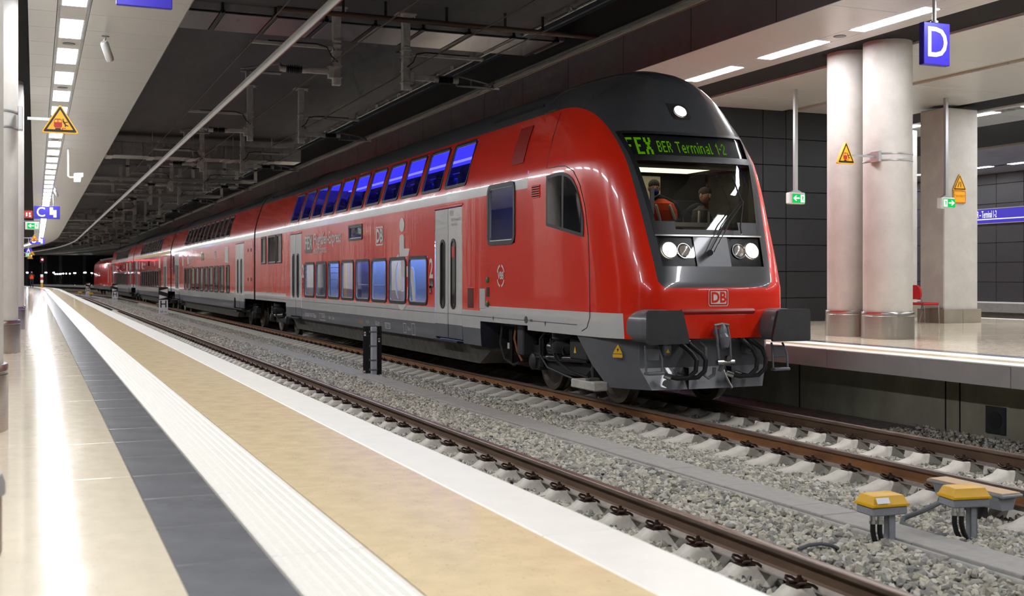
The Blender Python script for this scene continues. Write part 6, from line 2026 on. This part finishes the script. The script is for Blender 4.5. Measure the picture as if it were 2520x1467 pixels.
e = empty('loudspeaker', 'white loudspeaker box on a bent pole under the left soffit', 'loudspeaker', P)
MB().tube([(0, 0, 0), (0, 0, -0.83), (0.04, 0, -0.86), (0.2, 0, -0.86)], 0.028, 8).build('pole', m_signw, e)
MB().prism([(0.16, -1.0), (0.34, -1.0), (0.36, -0.86), (0.42, -0.84), (0.42, -0.72), (0.16, -0.74)], 'y', -0.12, 0.12).build('housing', m_signw, e)

# ================================================================== end of the platform and tunnel
p = trk(140, 0.60, PLAT)
e = empty('person', 'far person in an orange vest and dark trousers holding a camera to the face', 'person', p)
def person_mesh(name, verts, edges, radii, material, parent, root=0, sub=1):
    me = bpy.data.meshes.new(name)
    me.from_pydata(verts, edges, [])
    o = put(name, me, parent)
    sk = o.modifiers.new('skin', 'SKIN'); sk.use_smooth_shade = True
    lay = me.skin_vertices[0] if me.skin_vertices else None
    if lay is None:
        me.attributes
    for i, r in enumerate(radii):
        sv = o.data.skin_vertices[0].data[i]
        sv.radius = (r, r) if not isinstance(r, tuple) else r
        sv.use_root = (i == root)
    sb = o.modifiers.new('sub', 'SUBSURF'); sb.levels = sub; sb.render_levels = sub
    me.materials.append(material)
    return o
m_cloth = mat('dark_navy_cloth', '#1a1e2c', 0.9)
m_vest = mat('orange_vest', '#f0511a', 0.7, emit=('#f0511a', 0.0))
m_skin = mat('skin_tone', '#a87a60', 0.6)
m_hair = mat('grey_hair', '#2b2826', 0.9)
bv = [(0, 0, 0.92), (0, 0.02, 1.15), (0, 0.0, 1.40), (0, -0.04, 1.52), (0, -0.06, 1.64),
      (-0.10, 0, 0.88), (-0.12, -0.02, 0.48), (-0.12, 0.03, 0.06), (-0.12, -0.14, 0.03), (0.10, 0, 0.88), (0.12, -0.02, 0.48), (0.13, 0.03, 0.06), (0.13, -0.14, 0.03),
      (-0.20, 0, 1.40), (-0.28, -0.14, 1.18), (-0.10, -0.32, 1.50), (0.20, 0, 1.40), (0.28, -0.14, 1.18), (0.10, -0.32, 1.50)]
be = [(0, 1), (1, 2), (2, 3), (3, 4), (0, 5), (5, 6), (6, 7), (7, 8), (0, 9), (9, 10), (10, 11), (11, 12), (2, 13), (13, 14), (14, 15), (2, 16), (16, 17), (17, 18)]
br = [(0.17, 0.12), (0.17, 0.13), (0.18, 0.12), 0.06, 0.10, 0.10, 0.075, 0.055, 0.05, 0.10, 0.075, 0.055, 0.05, 0.09, 0.06, 0.045, 0.09, 0.06, 0.045]
person_mesh('body', bv, be, br, m_cloth, e)
vt = MB()
rows_ = [[(0.205 * math.cos(t) * k, 0.02 + 0.15 * math.sin(t) * k, z) for t in [2 * math.pi * i / 16 for i in range(16)]] for z, k in ((0.95, 1.05), (1.15, 1.05), (1.38, 1.05), (1.46, 0.7))]
band(vt, rows_)
vt.build('vest', m_vest, e)
MB().sphere((0, -0.08, 1.65), (0.085, 0.10, 0.12), 14, 10).build('head', m_skin, e)
MB().sphere((0, -0.05, 1.68), (0.09, 0.10, 0.11), 12, 8).build('hair', mat('light_hair', '#9a8a7a', 0.9), e)
cmo = MB().cbox(-0.07, 0.07, -0.30, -0.20, 1.57, 1.67, 0.01).cyl((0, -0.30, 1.62), (0, -0.42, 1.62), 0.04, n=10).build('handheld_camera', m_dark, None, p)
tag(cmo, 'black camera held up by the far person on the platform', 'camera')

# barrier marker at the platform end
p = trk(135, 1.32, PLAT)
e = empty('marker_post', 'red and white marker post at the far platform end', 'post', p)
MB().cbox(-0.12, 0.12, 0, 0.06, 0, 0.55, 0.01).build('foot', mat('post_yellow', '#c79a1c', 0.6), e)
for k, c in enumerate((m_signw, m_signr, m_signw)):
    MB().cbox(-0.14, 0.14, 0, 0.06, 0.55 + 0.3 * k, 0.85 + 0.3 * k, 0.01).build('band', c, e)
# red signal
p = at(104, 639, Y=160)
e = empty('railway_signal', 'glowing red railway signal in the dark beyond the left platform', 'signal', p)
MB().cbox(-0.25, 0.25, 0.02, 0.2, -0.4, 0.4, 0.03).build('housing', m_under, e)
MB().sphere((0, 0, 0), (0.09, 0.04, 0.09), 12, 8).build('lens', emis('signal_red', '#ff1420', 400.0), e)
MB().box(-0.06, 0.06, 0.05, 0.15, -p.z + 0.0, -0.4).build('mast', m_under, e)
# tunnel lamps and pillars
m_tl = emis('tunnel_lamp_glow', '#e8ecff', 40.0)
for i, (px, py, w) in enumerate(((67, 671, 0.25), (113, 671, 0.30), (132, 671, 0.22), (136, 674.5, 0.16), (141, 674.5, 0.16), (146, 674.5, 0.16), (150, 674, 0.15), (156, 673.5, 0.16), (163, 673.5, 0.16), (172, 673.5, 0.16), (184, 672, 0.35), (209, 671, 0.40), (226, 672, 0.25))):
    p = at(px, py, Y=205)
    e = empty('tunnel_lamp', 'small bright tube lamp in the row at the dark end of the hall', 'lamp', p, 0, 'far tunnel lamps')
    MB().cbox(-w / 2, w / 2, 0, 0.1, -0.07, 0.07, 0.03).build('tube', m_tl, e)
    MB().box(-w / 2 - 0.1, w / 2 + 0.1, 0.1, 0.2, -0.12, 0.12).build('housing', m_under, e)
    MB().box(-0.03, 0.03, 0.12, 0.2, -p.z - 0.34, -0.1).build('mast', m_under, e)
    if i in (0, 1, 6, 11):
        q = MB().box(p.x - 0.3, p.x + 0.2, 206.2, 206.6, -0.9, 8).build('tunnel_pillar', mat('tunnel_pillar_grey', '#3c3c3e', 0.8))
        tag(q, 'dim concrete pillar behind the far tunnel lamps', 'pillar', 'far tunnel pillars')
wv = struct('wall_back', MB().box(-8, 30, 207.5, 208, -1, 8), mat('tunnel_wall', '#1d1d20', 0.9))
wv['label'] = 'dark wall behind the tunnel lamps'

# ================================================================== people in the driving cab
def cab_person(label, cx, y, z, lean, vest_c, hair_c, mask_c=None, tilt=0):
    P = (C2 + cx, FRONT + y, z)
    e = empty('person', label, 'person', P, tilt, 'people in the driving cab')
    bv = [(0, 0.0, 0.0), (0.0, -0.03, 0.22), (lean * 0.5, -0.08, 0.46), (lean * 0.75, -0.12, 0.58), (-0.19 + lean * 0.5, -0.06, 0.42), (-0.27 + lean * 0.5, -0.14, 0.20), (-0.16 + lean, -0.36, 0.14), (0.19 + lean * 0.5, -0.06, 0.42), (0.27 + lean * 0.5, -0.14, 0.20), (0.10 + lean, -0.36, 0.14)]
    be = [(0, 1), (1, 2), (2, 3), (2, 4), (4, 5), (5, 6), (2, 7), (7, 8), (8, 9)]
    person_mesh('body', bv, be, [(0.18, 0.13), (0.19, 0.13), (0.15, 0.12), 0.055, 0.08, 0.06, 0.045, 0.08, 0.06, 0.045], m_cloth, e)
    vt = MB()
    band(vt, [[(lean * 0.5 * (zz / 0.46) + 0.225 * math.cos(t) * k, -0.16 * (zz / 0.46) * 0.5 + 0.17 * math.sin(t) * k, zz) for t in [2 * math.pi * i / 18 for i in range(18)]] for zz, k in ((0.0, 1.0), (0.2, 1.05), (0.36, 1.0), (0.46, 0.85), (0.53, 0.45))])
    vo = vt.build('vest', vest_c, e)
    for sx in (-0.11, 0.11):
        MB().tube([(lean * 0.1 + sx, -0.19, 0.02), (lean * 0.3 + sx, -0.235, 0.25), (lean * 0.5 + sx * 0.9, -0.21, 0.42), (lean * 0.5 + sx * 0.8, -0.10, 0.52)], 0.022, 6).build('reflective_stripe', mat('silver_stripe', '#b9bcb4', 0.5), vo)
    hx, hy, hz_ = lean * 1.0, -0.17, 0.68
    MB().sphere((hx, hy, hz_), (0.078, 0.095, 0.115), 16, 12).sphere((hx, hy - 0.095, hz_ - 0.01), (0.016, 0.022, 0.03), 8, 6).sphere((hx - 0.08, hy + 0.01, hz_), (0.012, 0.025, 0.035), 8, 6).sphere((hx + 0.08, hy + 0.01, hz_), (0.012, 0.025, 0.035), 8, 6).build('head', m_skin, e)
    MB().sphere((hx, hy + 0.008, hz_ + 0.048), (0.086, 0.102, 0.088), 14, 10).build('hair', hair_c, e)
    for sx in (-0.03, 0.03):
        MB().sphere((hx + sx, hy - 0.083, hz_ + 0.005), (0.011, 0.008, 0.008), 8, 6).build('eye', m_dark, e)
    MB().sphere((hx, hy - 0.082, hz_ - 0.055), (0.022, 0.008, 0.006), 8, 6).build('mouth', mat('lip_tone', '#8a5044', 0.6), e)
    if mask_c:
        MB().sphere((hx, hy - 0.045, hz_ - 0.055), (0.068, 0.065, 0.055), 14, 10).build('face_mask', mask_c, e)
    return e
cab_person('person in an orange vest and blue face mask, left behind the windscreen', 0.12, 1.55, 2.42, -0.25, m_vest, m_hair, mat('blue_mask', '#2c3f8a', 0.8), R(-20))
cab_person('second person in a grey jacket with orange vest, right behind the windscreen', 0.55, 1.66, 2.34, 0.14, mat('grey_jacket_vest', '#5b5856', 0.8), m_hair, None, R(15))

# rounded bin cut off by the left picture edge
e = empty('litter_bin', 'blurred grey-brown rounded bin cut off by the left picture edge', 'bin', (-0.315, 4.67, PLAT))
MB().lathe([(0.19, 0.0), (0.20, 0.01), (0.20, 0.22), (0.19, 0.225)], n=32).build('body', mat('bin_brown_grey', '#8a7868', 0.45), e)
MB().lathe([(0.20, 0.222), (0.212, 0.225), (0.212, 0.265), (0.20, 0.30), (0.16, 0.315)], n=32).build('lid', mat('bin_lid_grey', '#8d8b88', 0.45), e)
